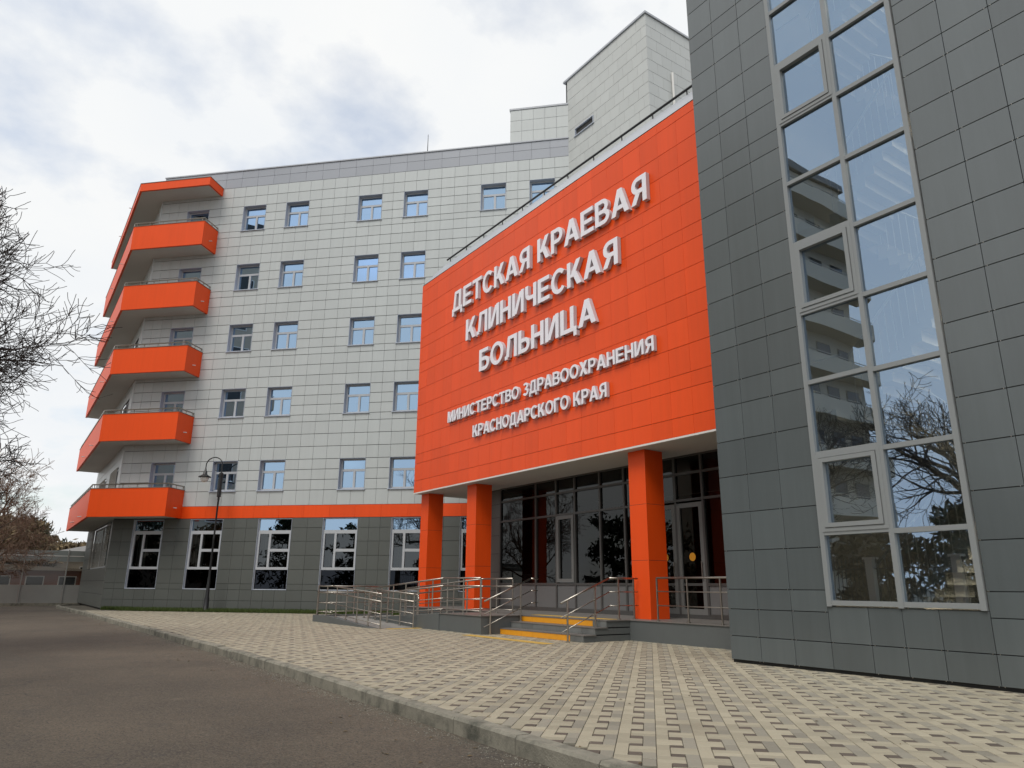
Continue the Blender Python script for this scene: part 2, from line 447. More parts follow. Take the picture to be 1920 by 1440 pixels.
# pavers: 10 cm module laid at 45 degrees
PA = Vector((R2, R2, 0)); PB = Vector((R2, -R2, 0))        # along the courses, across the courses
def in_pave(p):
    if p.y < -7 or p.y > 47 or p.x < kx(p.y) + .17: return False
    if p.y < 8.25 and p.x > 10.05: return False
    if p.y >= 8.25 and p.y < 15.8 and p.x > 12.0: return False
    if 15.8 <= p.y < 24.1 and p.x > (10.05 if p.y < 19.3 else 8.85): return False
    if p.x + p.y > 40.95 and p.y > 24: return False
    if p.x > 4.0 and p.y > 38: return False
    return p.x < 17
cell = [('paver_dark', .1, .2, 0, .1), ('paver_dark', .1, .2, .3, .4),
        ('paver_sand', 0, .2, .1, .2), ('paver_sand', 0, .2, .2, .3), ('paver_sand', .1, .3, .4, .5), ('paver_sand', .1, .3, .5, .6),
        ('paver_sand', 0, .1, .3, .5), ('paver_sand', 0, .1, .5, .7),
        ('paver_grey', .2, .3, .0, .2), ('paver_grey', .2, .3, .2, .4)]
pm = {}
def paver_mesh(mn, w, l):
    k = (mn, round(w, 2), round(l, 2))
    if k not in pm:
        q = MB(); a, b, c = w / 2 - .0022, l / 2 - .0022, .003
        q.v = [(-a, -b, -.02), (a, -b, -.02), (a, b, -.02), (-a, b, -.02), (-a, -b, -c), (a, -b, -c), (a, b, -c), (-a, b, -c), (-a + c, -b + c, 0), (a - c, -b + c, 0), (a - c, b - c, 0), (-a + c, b - c, 0)]
        q.f = [(8, 9, 10, 11)] + [(z + i, z + (i + 1) % 4, z + 4 + (i + 1) % 4, z + 4 + i) for z in (0, 4) for i in range(4)]; q.mi = [0] * len(q.f)
        pm[k] = q.mesh('paver', mn)
    return pm[k]
pieces = []
for ia in range(-40, 140):
    for ib in range(-140, 60):
        base = PA * (ia * .6) + PB * (ib * .3)
        bc = base + PA * .3 + PB * .15
        if not (2.0 < bc.x < 18 and -8 < bc.y < 48): continue
        for (mn, b0, b1, a0, a1) in cell:
            c = base + PB * ((b0 + b1) / 2) + PA * ((a0 + a1) / 2)
            if in_pave(c):
                p = proj(c); sz = -1
                if p and -5 < p[0] < 1925 and p[1] < 1445: sz = 1 / p[2]
                pieces.append((sz, mn, b1 - b0, a1 - a0, c))
pieces.sort(key=lambda q: -q[0])
rest = MB(); ord_ = ['paver_sand', 'paver_grey', 'paver_dark']
for i, (sz, mn, w, l, c) in enumerate(pieces):
    zt = uni(-.002, .002)
    if i < 300:
        o = link('paver', paver_mesh(mn, w, l), pav, (c.x, c.y, zt), -math.pi / 4)
        o.rotation_euler = (uni(-.008, .008), uni(-.008, .008), -math.pi / 4)
    else:
        me = paver_mesh(mn, w, l); i0 = len(rest.v); tx, ty = uni(-.008, .008), uni(-.008, .008)
        for v in me.vertices:
            q = c + PB * v.co.x + PA * v.co.y; rest.v.append((q.x, q.y, v.co.z + zt + tx * v.co.x + ty * v.co.y))
        for f in me.polygons: rest.f.append(tuple(i0 + k for k in f.vertices)); rest.mi.append(ord_.index(mn))
stuff(rest.build('paver_field', ord_, pav))

# ------------------------------------------------------------------ main hospital block (facade at 45 degrees)
FB = Frame(math.radians(135), 21.25, 21.25)
UL, UR = 24.31, 2.93
blk = thing('hospital_block', 'light grey tiled six storey hospital block with orange balconies on its corner', 'building', (11.5, 31, 0))
WCOL = [(18.32, 19.57), (15.98, 17.22), (12.14, 13.37), (9.80, 11.02), (5.94, 7.17), (3.60, 4.81)]
WBAL = (21.50, 22.75)
SILL = [5.20, 8.65, 11.90, 15.09, 18.33]; WH = 1.39
GWIN = [(21.68, 23.22), (18.73, 20.33), (15.39, 17.00), (12.32, 13.93), (9.22, 10.80), (6.15, 7.75)]
GZ0, GZ1 = .91, 3.96
Z_B0, Z_B1, Z_P0, Z_P1 = 3.99, 4.53, 20.84, 21.79
holes = [(a, b, z, z + WH) for (a, b) in WCOL + [WBAL] for z in SILL]
gholes = [(a, b, GZ0, GZ1) for (a, b) in GWIN]
fx = [x for w in WCOL + [WBAL] for x in w]
us = lines(UR, UL, .6, fx)
zs = [Z_B1]
prev = Z_B1
for z in SILL:
    g = z - prev
    if g < .9: zs += [z]
    else: zs += [prev + (g - .33) / 3, prev + 2 * (g - .33) / 3, z - .33, z]
    zs += [z + WH / 3, z + 2 * WH / 3, z + WH]; prev = z + WH
zs += [prev + .55, Z_P0]
def seen_block(x, y):
    if x > 1066: return False
    if x > 776:                                   # hidden by the orange entrance block
        if y > 490 - (x - 838) * .7146: return False
    return x > 345
light = subtract(grid(us, zs), holes)
sh = wall_sheet(FB, subtract([(UR, UL, 0, Z_P1)], holes + gholes), 'backing', blk)
lay_tiles(FB, light, 'tile_light', blk, 300, gu=.010, gz=.022, tilt=.0015, seen=seen_block)
gus = lines(UR, UL, .6, [x for w in GWIN for x in w])
gzs = [.06, .45, GZ0, 1.16, 1.77, 2.37, 2.97, 3.55, Z_B0]
lay_tiles(FB, subtract(grid(gus, gzs), gholes), 'tile_dark', blk, 230, tilt=.0015, name='plinth_tile', stuffname='plinth_cladding', seen=lambda x, y: x < 920)
lay_tiles(FB, [(a, b, Z_B0, Z_B1) for a, b in zip(lines(UR, 20.85, 1.2), lines(UR, 20.85, 1.2)[1:])], 'orange', blk, 60, off=.012, gu=.004, gz=.006, name='band_panel', stuffname='band_rest', seen=lambda x, y: x < 900)
lay_tiles(FB, grid(lines(UR, UL, .9), [Z_P0, Z_P0 + .52, Z_P1]), 'parapet_grey', blk, 100, name='parapet_panel', stuffname='parapet_cladding', seen=seen_block, t=.02)
mb = MB(); FB.box(mb, UR - .0, UL + .03, -.35, .06, Z_P1, Z_P1 + .06); mb.build('coping', 'coping', blk)
# penthouse flush with the facade, to the left of the tower
PU = 5.77
wall_sheet(FB, [(UR, PU, Z_P1, 23.66)], 'backing', blk, name='penthouse_wall')
lay_tiles(FB, grid(lines(UR, PU, .6), lines(Z_P1 + .06, 23.66, .6)), 'tile_light', blk, 40, name='penthouse_tile', stuffname='penthouse_cladding')
mb = MB(); FB.box(mb, UR, PU + .04, -.3, .05, 23.66, 23.75)
mb.prism([FB(PU, -.03, 0), FB(UR, -.03, 0), FB(UR, -4, 0), FB(PU, -4, 0)][::-1], Z_P1 + .1, 23.6); mb.build('penthouse_roof', 'coping', blk)
# core behind the facade and roof
mb = MB(); mb.prism([(4.97, 38.9), (4.97, 50), (30, 50), (30, 23.9), (19.9, 23.9)][::-1], -.1, 21.3); mb.build('core', 'core_dark', blk)
mb = MB(); mb.prism([(4.12, 38.44), (4.12, 50.1), (30.1, 50.1), (30.1, 23.8), (19.0, 23.6)][::-1], 21.32, 21.5); mb.build('roof', 'parapet_grey', blk)
# left flank, facing the road
FL = Frame(math.radians(90), 4.07, 0)
YL0, YL1 = 38.43, 50.0
lh = [(39.0, 46.5, 1.85, 3.9)] + [(39.6, 42.4, z - .9, z + WH) for z in SILL] + [(44.5, 47.2, z - .9, z + WH) for z in SILL]
wall_sheet(FL, subtract([(YL0, YL1, 0, Z_P1)], lh), 'backing', blk, name='flank_wall')
lay_tiles(FL, subtract(grid(lines(YL0, YL1, .6), [.06, .65, 1.25, 1.85, 2.4, 3.0, 3.5, Z_B0]), lh), 'tile_dark', blk, 60, name='flank_plinth_tile', stuffname='flank_plinth_cladding')
lay_tiles(FL, subtract(grid(lines(YL0, YL1, .6), lines(Z_B0, Z_P1, .6)), lh), 'tile_light', blk, 40, name='flank_tile', stuffname='flank_cladding')
for i, (a, b, c, d) in enumerate(lh):
    mb = MB()
    FL.box(mb, a, b, -.12, -.06, c, c + .07); FL.box(mb, a, b, -.12, -.06, d - .07, d)
    for u in (a, (a + b) / 2 - .035, b - .07): FL.box(mb, u, u + .07, -.12, -.06, c + .07, d - .07)
    w = mb.build('flank_window', 'frame_white', blk)
    mb = MB(); mb.poly([FL(b, -.09, c), FL(a, -.09, c), FL(a, -.09, d), FL(b, -.09, d)]); mb.build('pane', 'glass_dark', w)
    if i in (0, 1, 6):
        for kk in range(22):
            mb = MB(); u = a + .06 + kk * (b - a - .12) / 21
            mb.tube(FL(u, .07, c + .02), FL(u, .07, d - .02), .012, n=4); mb.build('grille_bar', 'grille_bar', w)
mb = MB(); mb.box(4.02, 4.08, 38.38, 38.45, Z_B1, Z_P0); mb.build('corner_trim', 'tile_light', blk)

# windows of the facade: one set of meshes, placed again and again
def window_meshes(W, H, dep, lay, fw=.06, sill=True):
    """local frame: x along the wall from 0 to W, y outwards, z from 0 to H.  lay = list of (x0,x1,z0,z1,glass) panes"""
    rv = MB(); t = .012
    for (x0, x1, z0, z1) in ((0, t, 0, H), (W - t, W, 0, H), (t, W - t, H - t, H), (t, W - t, 0, t)):
        rv.box(x0, x1, -dep - .05, .035, z0, z1)
    fr = MB(); panes = []
    y0, y1 = -dep - .05, -dep + .02
    for r in subtract([(t, W - t, t, H - t)], [p[:4] for p in lay]): fr.box(r[0], r[1], y0, y1, r[2], r[3])
    for (x0, x1, z0, z1, g) in lay:
        q = MB(); q.poly([(x0 - .005, y0 + .03, z0 - .005), (x0 - .005, y0 + .03, z1 + .005), (x1 + .005, y0 + .03, z1 + .005), (x1 + .005, y0 + .03, z0 - .005)]); panes.append((q, g))
    sl = None
    if sill: sl = MB(); sl.box(-.04, W + .04, -dep + .03, .075, -.03, .004)
    return rv, fr, panes, sl
def casement(W, H, g):
    a = .055; zt = H * .63; m = W * .47
    return [(a + .02, W - a - .02, zt + .05, H - a - .02, g), (a + .04, m - .05, a + .05, zt - .05, g), (m + .05, W - a - .04, a + .05, zt - .05, g)]
def place_windows(specs, W, H, dep, layout, fmat, parent, fr, name='window', sill=True, pick=None):
    rv, frm, panes, sl = window_meshes(W, H, dep, layout, sill=sill)
    mrv, mfr = rv.mesh('reveal', 'reveal_metal'), frm.mesh(name, fmat)
    msl = sl.mesh('sill', 'reveal_metal') if sl else None
    pmesh = {}
    for (u, z) in specs:
        P = fr(u, 0, z)
        w = link(name, mfr, parent, P, fr.t); link('reveal', mrv, w, P, fr.t)
        if msl: link('sill', msl, w, P, fr.t)
        for k, (q, g) in enumerate(panes):
            g2 = pick(u, z, k, g) if pick else g
            if (k, g2) not in pmesh: pmesh[(k, g2)] = q.mesh('pane', g2)
            po = link('pane', pmesh[(k, g2)], w, P, fr.t)
            po.rotation_euler = (uni(-.004, .004), 0, fr.t + uni(-.004, .004))
for (a, b) in WCOL + [WBAL]:
    place_windows([(a, z) for z in SILL], b - a, WH, .20, casement(b - a, WH, 'glass_sky'), 'frame_white', blk, FB)
for k, (a, b) in enumerate(WCOL + [WBAL]):
    for j, z in enumerate(SILL):
        if random.random() < .45:
            h = random.choice((.35, .5, .8, 1.2)); mb = MB(); FB.box(mb, a + .08, b - .08, -.36, -.345, z + WH - h, z + WH - .03)
            mb.build('blind', 'curtain', blk)
def ground_layout(W, H):
    zt, zb = 2.49, .90; m = W * .63      # local x runs towards the left in the picture, so the narrow sash is at large x
    return [(.05, W - .05, zt + .05, H - .03, 'glass_sky'), (m + .05, W - .11, zb + .06, zt - .10, 'glass_dark'),
            (.11, m - .05, 1.74, zt - .10, 'glass_dark'), (.11, m - .05, zb + .06, 1.62, 'glass_dark'), (.04, W - .04, .035, zb - .05, 'glass_low')]
for (a, b) in GWIN:
    place_windows([(a, GZ0)], b - a, GZ1 - GZ0, .06, ground_layout(b - a, GZ1 - GZ0), 'frame_white', blk, FB, name='tall_window', sill=False)
    mb = MB()                                                      # a curtain hanging inside the narrow sash
    u0 = a + (b - a) * .66
    for k in range(7):
        x0 = u0 + k * .07; mb.box(0, 0, 0, 0, 0, 0) if False else FB.box(mb, x0, x0 + .05, -.42 - .03 * (k % 2), -.40 - .03 * (k % 2), 1.9, 3.35)
    mb.build('curtain', 'curtain', blk)
# balconies
ZB = [(4.00, 5.26), (7.45, 8.72), (10.69, 11.92), (13.93, 15.18), (17.15, 18.40)]
def BP(u, o): return FB(u, o, 0)
P0, P1, P2 = BP(20.85, 0), BP(20.85, 1.2), BP(24.76, 1.2)
P3 = Vector((P2.x - .02, 49.4, 0)); P4 = Vector((4.07, 49.4, 0)); C0 = Vector((4.07, 38.43, 0))
def inset(path, d):
    out = []
    for i, p in enumerate(path):
        ns = []
        for a, b in ((i - 1, i), (i, i + 1)):
            if a >= 0 and b < len(path):
                t = (path[b] - path[a]).normalized(); ns.append(Vector((t.y, -t.x, 0)))
        nn = sum(ns, Vector()).normalized(); out.append(p + nn * d / max(.3, nn.dot(ns[0])))
    return out
side = inset([P0, P1, P2, P3], .10)
sgn = 1 if (side[1] - C0).length < (P1 - C0).length else -1
inn = inset([P0, P1, P2, P3], .10 * sgn)
def balcony(zb, zt, name, rail=True):
    mb = MB(); pl = [inn[0], inn[1], inn[2], inn[3], P4, C0]
    mb.prism([(p.x, p.y) for p in pl][::-1], zb + .015, zb + .2)
    bo = mb.build(name, 'soffit', blk)
    for k in range(3):
        a, b, c, d = [P0, P1, P2, P3][k], [P0, P1, P2, P3][k + 1], inn[k + 1], inn[k]
        mb = MB(); mb.prism([(p.x, p.y) for p in (a, b, c, d)][::-1], zb, zt); mb.build('parapet', 'orange_smooth', bo)
    mb = MB()
    oc = inset([P0, P1, P2, P3], -.02 * sgn); ic = inset([P0, P1, P2, P3], .12 * sgn)
    for k in range(3): mb.prism([(p.x, p.y) for p in (oc[k], oc[k + 1], ic[k + 1], ic[k])][::-1], zt + .001, zt + .025)
    mb.build('parapet_cap', 'beige_dark', bo)
    if rail:
        mid = inset([P0, P1, P2, P3], .05 * sgn); mb = MB(); h = zt + .19
        for k in range(3):
            a, b = mid[k] + Vector((0, 0, h)), mid[k + 1] + Vector((0, 0, h)); mb.tube(a, b, .032)
            n = max(1, round((b - a).length / .75))
            for j in range(n + 1):
                q = a + (b - a) * ((j + .15) / (n + .3)); mb.tube((q.x, q.y, zt + .02), (q.x, q.y, h), .018, n=5)
        mb.build('handrail', 'steel', bo)
        sp_ = P0 + (P1 - P0) * .55; d = (P2 - P1).normalized()
        mb = MB(); mb.tube((sp_.x, sp_.y, zb + .42), (sp_ - d * .16 + Vector((0, 0, zb + .40))), .022, n=8); mb.build('drain_spout', 'drain_pipe', bo)
    for yy in (40.5, 44.5):
        mb = MB(); mb.tube((P3.x + .02, yy, zb + .2), (P3.x - .16, yy, zb + .18), .022, n=8); mb.build('drain_spout', 'drain_pipe', bo)
    return bo
for zb, zt in ZB: balcony(zb, zt, 'balcony')
balcony(20.42, 20.84, 'roof_canopy', rail=False)
# ------------------------------------------------------------------ tower
tw = thing('lift_tower', 'tall light grey tiled roof tower with one narrow dark slot window', 'tower', (22, 21, 0))
FT = Frame(math.radians(90), 19.18, 0); FT2 = Frame(math.radians(180), 0, 18.02)
TZ = 25.0
slot = (21.49, 22.80, 21.60, 22.0)
wall_sheet(FT, subtract([(18.02, 23.5, 10, TZ)], [slot]), 'backing', tw)
wall_sheet(FT2, [(-27, -19.18, 10, TZ)], 'backing', tw)
lay_tiles(FT, subtract(grid(lines(18.0, 23.36, .6), lines(13, TZ, .57), True), [slot]), 'tile_tower', tw, 170, seen=lambda x, y: y < 340, tilt=.001)
lay_tiles(FT2, grid(lines(-27, -19.16, .6), lines(13, TZ, .57), True), 'tile_tower', tw, 90, seen=lambda x, y: y < 340 and x < 1300, name='side_tile', stuffname='side_cladding', tilt=.001)
mb = MB(); mb.box(19.22, 27, 18.06, 23.3, 12, TZ - .05); mb.box(19.10, 27, 17.94, 23.6, TZ + .002, TZ + .10); mb.build('roof_slab', 'coping', tw)
mb = MB(); a, b, c, d = slot
FT.box(mb, a, a + .03, -.038, .05, c, d); FT.box(mb, b - .03, b, -.038, .05, c, d); FT.box(mb, a + .03, b - .03, -.038, .05, d - .03, d); FT.box(mb, a - .05, b + .05, -.038, .08, c - .04, c)
so_ = mb.build('slot_window', 'reveal_metal', tw)
mb = MB(); mb.poly([FT(b - .03, -.036, c), FT(a + .03, -.036, c), FT(a + .03, -.036, d - .03), FT(b - .03, -.036, d - .03)]); mb.build('pane', 'core_dark', so_)
mb = MB(); mb.tube((20.6, 17.93, 13), (20.6, 17.93, 22.6), .05, n=8); mb.build('downpipe', 'white_trim', tw)
rod = MB(); q = FB(10.2, -.8, 21.5); rod.tube(q, q + Vector((0, 0, 1.9)), .03, .012, n=6)
for z_ in (0.02, .3): rod.tube(q + Vector((-.09, 0, z_)), q + Vector((.09, 0, z_)), .015, n=5)
tag(rod.build('lightning_rod', 'lamp_iron'), 'thin lightning rod standing on the flat roof edge of the grey block', 'rod')

# ------------------------------------------------------------------ entrance block
XS = 12.1
ent = thing('entrance_block', 'orange panelled entrance block raised on orange columns above the glazed hall', 'building', (13.5, 16, 0))
FS = Frame(math.radians(90), XS, 0)
Y0, Y1, ZS0, ZS1 = 8.3, 23.89, 4.40, 12.56
rowz = [ZS0, 4.83, 5.46, 5.81, 6.475, 7.12, 7.67, 8.31, 8.96, 9.34, 9.95, 10.34, 11.01, 11.63, 12.30, ZS1]
wall_sheet(FS, [(Y0, Y1, ZS0, ZS1)], 'backing', ent)
lay_tiles(FS, grid(lines(10.5 - 1.89, Y1, .636), rowz), 'orange', ent, 300, name='orange_panel', stuffname='orange_cladding', t=.02, gu=.004, gz=.010, tilt=.003)
mb = MB(); mb.box(XS - .03, XS + .05, Y0, Y1 + .01, ZS0 - .045, ZS0 - .002); mb.build('soffit_trim', 'white_trim', ent)
mb = MB(); mb.box(XS + .055, 22, Y0, Y1, ZS0 - .04, ZS0 + .2); mb.build('soffit', 'soffit', ent)
mb = MB(); mb.box(XS + .04, 18.5, Y0, Y1 - .02, ZS0 + .22, ZS1 - .02); mb.build('core', 'tile_light', ent)
# sloping metal coping and its guard rail
mb = MB(); e = [(XS - .03, ZS1 + .012), (13.0, 13.70), (13.0, ZS1 + .012)]
i = len(mb.v)
for yy in (Y0, Y1 - .02): mb.v += [(x, yy, z) for x, z in e]
mb.f = [(0, 1, 4, 3), (1, 2, 5, 4), (2, 0, 3, 5), (2, 1, 0), (3, 4, 5)]; mb.mi = [0] * 5
cp_o = mb.build('metal_coping', 'coping', ent)
mb = MB(); mb.tube((12.98, Y0, 13.84), (12.98, 23.6, 13.84), .035, n=8)
for k in range(12): yy = 9.6 + k * 1.25; mb.tube((12.99, yy, 13.65), (12.98, yy, 13.84), .02, n=5)
mb.build('guard_rail', 'lamp_iron', ent)
# columns
for (a, b) in ((12.37, 12.95), (20.02, 20.60), (23.26, 23.84)):
    mb = MB(); x0, x1, c = 12.38, 12.98, .012
    mb.prism([(x0 + c, a), (x1, a), (x1, b), (x0 + c, b), (x0, b - c), (x0, a + c)], .442, ZS0 - .046)
    cobj = mb.build('column', 'orange_smooth', ent)
    for z_ in (1.75, 3.05):
        mb = MB(); mb.box(x0 - .0015, x1 + .0015, a - .0015, b + .0015, z_, z_ + .006); mb.build('panel_joint', 'backing', cobj)
    mb = MB(); mb.box(x0 - .002, x0 + .016, a - .003, a + .012, .45, ZS0 - .05); mb.build('corner_trim', 'orange', cobj)
# glazed hall
XG = 13.8
FG = Frame(math.radians(90), XG, 0)
hall = thing('glazed_hall', 'dark glazed entrance hall with grey lower panels behind the orange columns', 'glass wall', (XG + 1, 15, .44))
gcol = [8.4, 9.3, 10.2, 10.95, 11.86, 12.74, 13.62, 14.6, 15.6, 16.72, 17.61, 18.66, 20.68]
zg = [.52, 1.22, 3.24, 3.90, 4.34]
mb = MB()
for y in gcol: mb.box(XG - .05, XG + .05, y - .032, y + .032, .52, 4.34)
for z in zg: mb.box(XG - .045, XG + .045, gcol[0], gcol[-1], z - .03, z + .03)
mb.box(XG - .06, XG + .06, gcol[0], gcol[-1], .442, .489)
gf = mb.build('curtain_wall_frame', 'hall_frame', hall)
doors = ((11.86, 12.74), (12.74, 13.62))
for y0, y1 in zip(gcol, gcol[1:]):
    isd = (y0, y1) in doors
    for j, (z0, z1) in enumerate(zip(zg, zg[1:])):
        if isd and j < 2: continue
        if j == 0:
            mb = MB(); mb.box(XG - .02, XG + .02, y0 + .032, y1 - .032, z0 + .03, z1 - .03); mb.build('lower_panel', 'panel_grey', hall)
        else:
            mb = MB(); mb.poly([(XG + .003, y1 - .03, z0 + .028), (XG + .003, y0 + .03, z0 + .028), (XG + .003, y0 + .03, z1 - .028), (XG + .003, y1 - .03, z1 - .028)])
            mb.build('pane', 'glass_hall', hall)
mb = MB()                                                    # opening sash beside the steps
for r in subtract([(16.76, 17.57, 1.27, 3.20)], [(16.86, 17.47, 1.37, 3.10)]): FG.box(mb, r[0], r[1], .0, .07, r[2], r[3])
mb.build('sash', 'door_frame', hall)
for y0, y1 in doors:
    mb = MB()
    for r in subtract([(y0 + .035, y1 - .035, .53, 3.16)], [(y0 + .14, y1 - .13, .66, 3.05)]): FG.box(mb, r[0], r[1], -.02, .05, r[2], r[3])
    dr = mb.build('door', 'door_frame', hall)
    mb = MB(); mb.poly([(XG - .01, y1 - .13, .66), (XG - .01, y0 + .14, .66), (XG - .01, y0 + .14, 3.05), (XG - .01, y1 - .13, 3.05)]); mb.build('pane', 'glass_hall', dr)
    mb = MB(); c = Vector((XG - .016, (y0 + y1) / 2, 1.865))
    pts_ = [(c.x, c.y - .10 * math.cos(t * math.pi / 8), c.z + .10 * math.sin(t * math.pi / 8)) for t in range(16)]; mb.poly(pts_); mb.build('warning_disc', 'yellow', dr)
    mb = MB(); mb.tube((XG - .09, y0 + .10, 1.35), (XG - .09, y0 + .10, 1.75), .015, n=6)
    for z_ in (1.4, 1.7): mb.tube((XG - .05, y0 + .10, z_), (XG - .09, y0 + .10, z_), .01, n=5)
    mb.build('handle', 'steel', dr)
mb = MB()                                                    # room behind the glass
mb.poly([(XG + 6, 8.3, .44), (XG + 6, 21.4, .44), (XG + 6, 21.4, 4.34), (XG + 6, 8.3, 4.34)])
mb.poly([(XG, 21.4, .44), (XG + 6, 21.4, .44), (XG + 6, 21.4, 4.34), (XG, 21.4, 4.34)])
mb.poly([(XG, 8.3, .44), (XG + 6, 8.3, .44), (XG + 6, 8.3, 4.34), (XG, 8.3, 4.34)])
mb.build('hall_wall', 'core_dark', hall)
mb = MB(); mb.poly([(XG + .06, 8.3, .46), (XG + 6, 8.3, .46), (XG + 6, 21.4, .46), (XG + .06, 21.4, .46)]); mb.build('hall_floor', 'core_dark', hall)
lay_tiles(FG, grid([20.72, 21.30], [.46, 1.0, 1.6, 2.2, 2.8, 3.4, 3.85, 4.34]), 'tile_dark', hall, 20, off=-.01, name='end_tile')
mb = MB(); mb.box(XG + .0, XG + 6.2, 21.35, 21.5, .44, 4.35); mb.box(XG - .0, XG + .06, 20.72, 21.35, .44, 4.35); mb.build('end_wall', 'backing', hall)
mb = MB(); mb.box(15.2, 16.0, 16.6, 19.6, .46, 1.55); mb.box(15.1, 16.1, 16.5, 19.7, 1.551, 1.60)
tag(mb.build('reception_desk', 'panel_grey'), 'pale reception desk inside the dark glazed hall', 'desk')
mb = MB(); mb.box(14.3, 15.0, 19.3, 20.1, .46, 1.5); mb.box(14.28, 15.02, 19.28, 20.12, 1.501, 1.54)
tag(mb.build('kiosk_cabinet', 'frame_grey'), 'small pale cabinet standing behind the hall glass beside the middle column', 'cabinet')

# ------------------------------------------------------------------ lettering on the orange wall
def Rct(x0, x1, y0, y1): return [[(x0, y0), (x1, y0), (x1, y1), (x0, y1)]]
def Par(xb, xt, y0, y1, w): return [[(xb, y0), (xb + w, y0), (xt + w, y1), (xt, y1)]]
def Arc(cx, cy, rx, ry, a0, a1, w, n=12):
    o = []; 
    for k in range(n):
        t0, t1 = [math.radians(a0 + (a1 - a0) * (k + e) / n) for e in (0, 1)]
        p = lambda t, d: (cx + (rx - d * .19 * w) * math.cos(t), cy + (ry - d * .165 * w) * math.sin(t))
        o.append([p(t0, 0), p(t1, 0), p(t1, 1), p(t0, 1)])
    return [o]                                              # a ring of quads counts as one stroke
V = .20
GLY = {
 'Н': (.78, Rct(0, V, 0, 1) + Rct(.58, .78, 0, 1) + Rct(.1, .7, .42, .59)),
 'И': (.80, Rct(0, .19, 0, 1) + Rct(.61, .80, 0, 1) + Par(.10, .50, .04, .96, .21)),
 'К': (.82, Rct(0, V, 0, 1) + Par(.14, .53, .36, 1, .25) + Par(.56, .24, 0, .60, .25)),
 'А': (.92, Par(0, .345, 0, 1, .23) + Par(.69, .345, 0, 1, .23) + Rct(.18, .74, .20, .36)),
 'Л': (.84, Rct(.64, .84, 0, 1) + Rct(.22, .74, .84, 1) + Par(.09, .2, .08, .95, .20) + Rct(0, .2, 0, .165)),
 'Д': (.94, Rct(.62, .82, .1, 1) + Rct(.24, .72, .84, 1) + Par(.10, .22, .1, .97, .19) + Rct(0, .94, 0, .165) + Rct(0, .16, -.2, .05) + Rct(.78, .94, -.2, .05)),
 'Е': (.74, Rct(0, V, 0, 1) + Rct(.1, .72, .835, 1) + Rct(.1, .67, .42, .575) + Rct(.1, .74, 0, .165)),
 'Т': (.80, Rct(.30, .50, 0, .9) + Rct(0, .80, .835, 1)),
 'С': (.86, Arc(.46, .5, .46, .515, 42, 318, 1, 20)),
 'О': (.96, Arc(.48, .5, .48, .515, 0, 360, 1, 28)),
 'Р': (.74, Rct(0, V, 0, 1) + Rct(.1, .43, .835, 1) + Rct(.1, .43, .365, .53) + Arc(.42, .682, .32, .318, -90, 90, 1)),
 'Я': (.78, Rct(.58, .78, 0, 1) + Rct(.35, .68, .835, 1) + Rct(.35, .68, .365, .53) + Arc(.36, .682, .32, .318, 90, 270, 1) + Par(0, .24, 0, .42, .24)),
 'В': (.78, Rct(0, V, 0, 1) + Rct(.1, .43, .835, 1) + Rct(.1, .45, .435, .585) + Rct(.1, .45, 0, .165) + Arc(.42, .717, .30, .283, -90, 90, 1) + Arc(.45, .293, .33, .293, -90, 90, 1)),
 'Ь': (.74, Rct(0, V, 0, 1) + Rct(.1, .43, .455, .62) + Rct(.1, .43, 0, .165) + Arc(.42, .31, .32, .31, -90, 90, 1)),
 'Б': (.76, Rct(0, V, 0, 1) + Rct(.1, .68, .835, 1) + Rct(.1, .43, .455, .62) + Rct(.1, .43, 0, .165) + Arc(.43, .31, .33, .31, -90, 90, 1)),
 'Ч': (.74, Rct(.54, .74, 0, 1) + Rct(0, V, .62, 1) + Rct(.26, .64, .36, .525) + Arc(.30, .66, .30, .30, 180, 270, 1)),
 'Ц': (.90, Rct(0, V, 0, 1) + Rct(.55, .75, .1, 1) + Rct(.1, .90, 0, .165) + Rct(.73, .90, -.2, .05)),
 'М': (.96, Rct(0, .19, 0, 1) + Rct(.77, .96, 0, 1) + Par(.38, .05, 0, 1, .20) + Par(.38, .71, 0, 1, .20)),
 'З': (.72, Arc(.35, .737, .33, .278, -90, 150, 1, 14) + Arc(.35, .29, .37, .305, -150, 90, 1, 16) + Rct(.26, .40, .43, .59)),
 'Х': (.84, Par(0, .58, 0, 1, .26) + Par(.58, 0, 0, 1, .26)),
 'Г': (.64, Rct(0, V, 0, 1) + Rct(.1, .64, .835, 1)),
}
_gl = {}
def text_line(root, txt, yl, yr, z0, h, depth, gap=.105):
    """raised letters from y = yl (left) to y = yr (right), baseline z0, cap height h"""
    w = [GLY[c][0] if c != ' ' else .34 for c in txt]
    k = (yl - yr) / (sum(w) + gap * (len(txt) - 1)); y = yl
    for c, ww in zip(txt, w):
        if c != ' ':
            key = (c, round(h, 3), round(k, 3))
            if key not in _gl:
                mb = MB()
                for si, st in enumerate(GLY[c][1]):
                    quads = st if isinstance(st[0], list) else [st]
                    d = depth - .0016 * si
                    for qi, q in enumerate(quads):
                        P = [(-px * k, pz * h) for px, pz in q]
                        area = sum(P[a][0] * P[(a + 1) % 4][1] - P[(a + 1) % 4][0] * P[a][1] for a in range(4))
                        if area > 0: P = P[::-1]
                        mb.cur = 0; mb.poly([(-d, a, b) for a, b in P][::1])
                        mb.cur = 1
                        for e in range(4):
                            if len(quads) > 1 and e in ((1, 3)) and not (qi in (0, len(quads) - 1)): continue
                            a, b = P[e], P[(e + 1) % 4]
                            mb.poly([(-d, a[0], a[1]), (0, a[0], a[1]), (0, b[0], b[1]), (-d, b[0], b[1])])
                _gl[key] = mb.mesh('letter', ['letter_face', 'letter_side'])
            link('letter', _gl[key], root, (XS - .03, y, z0), 0)
        y -= (ww + gap) * k
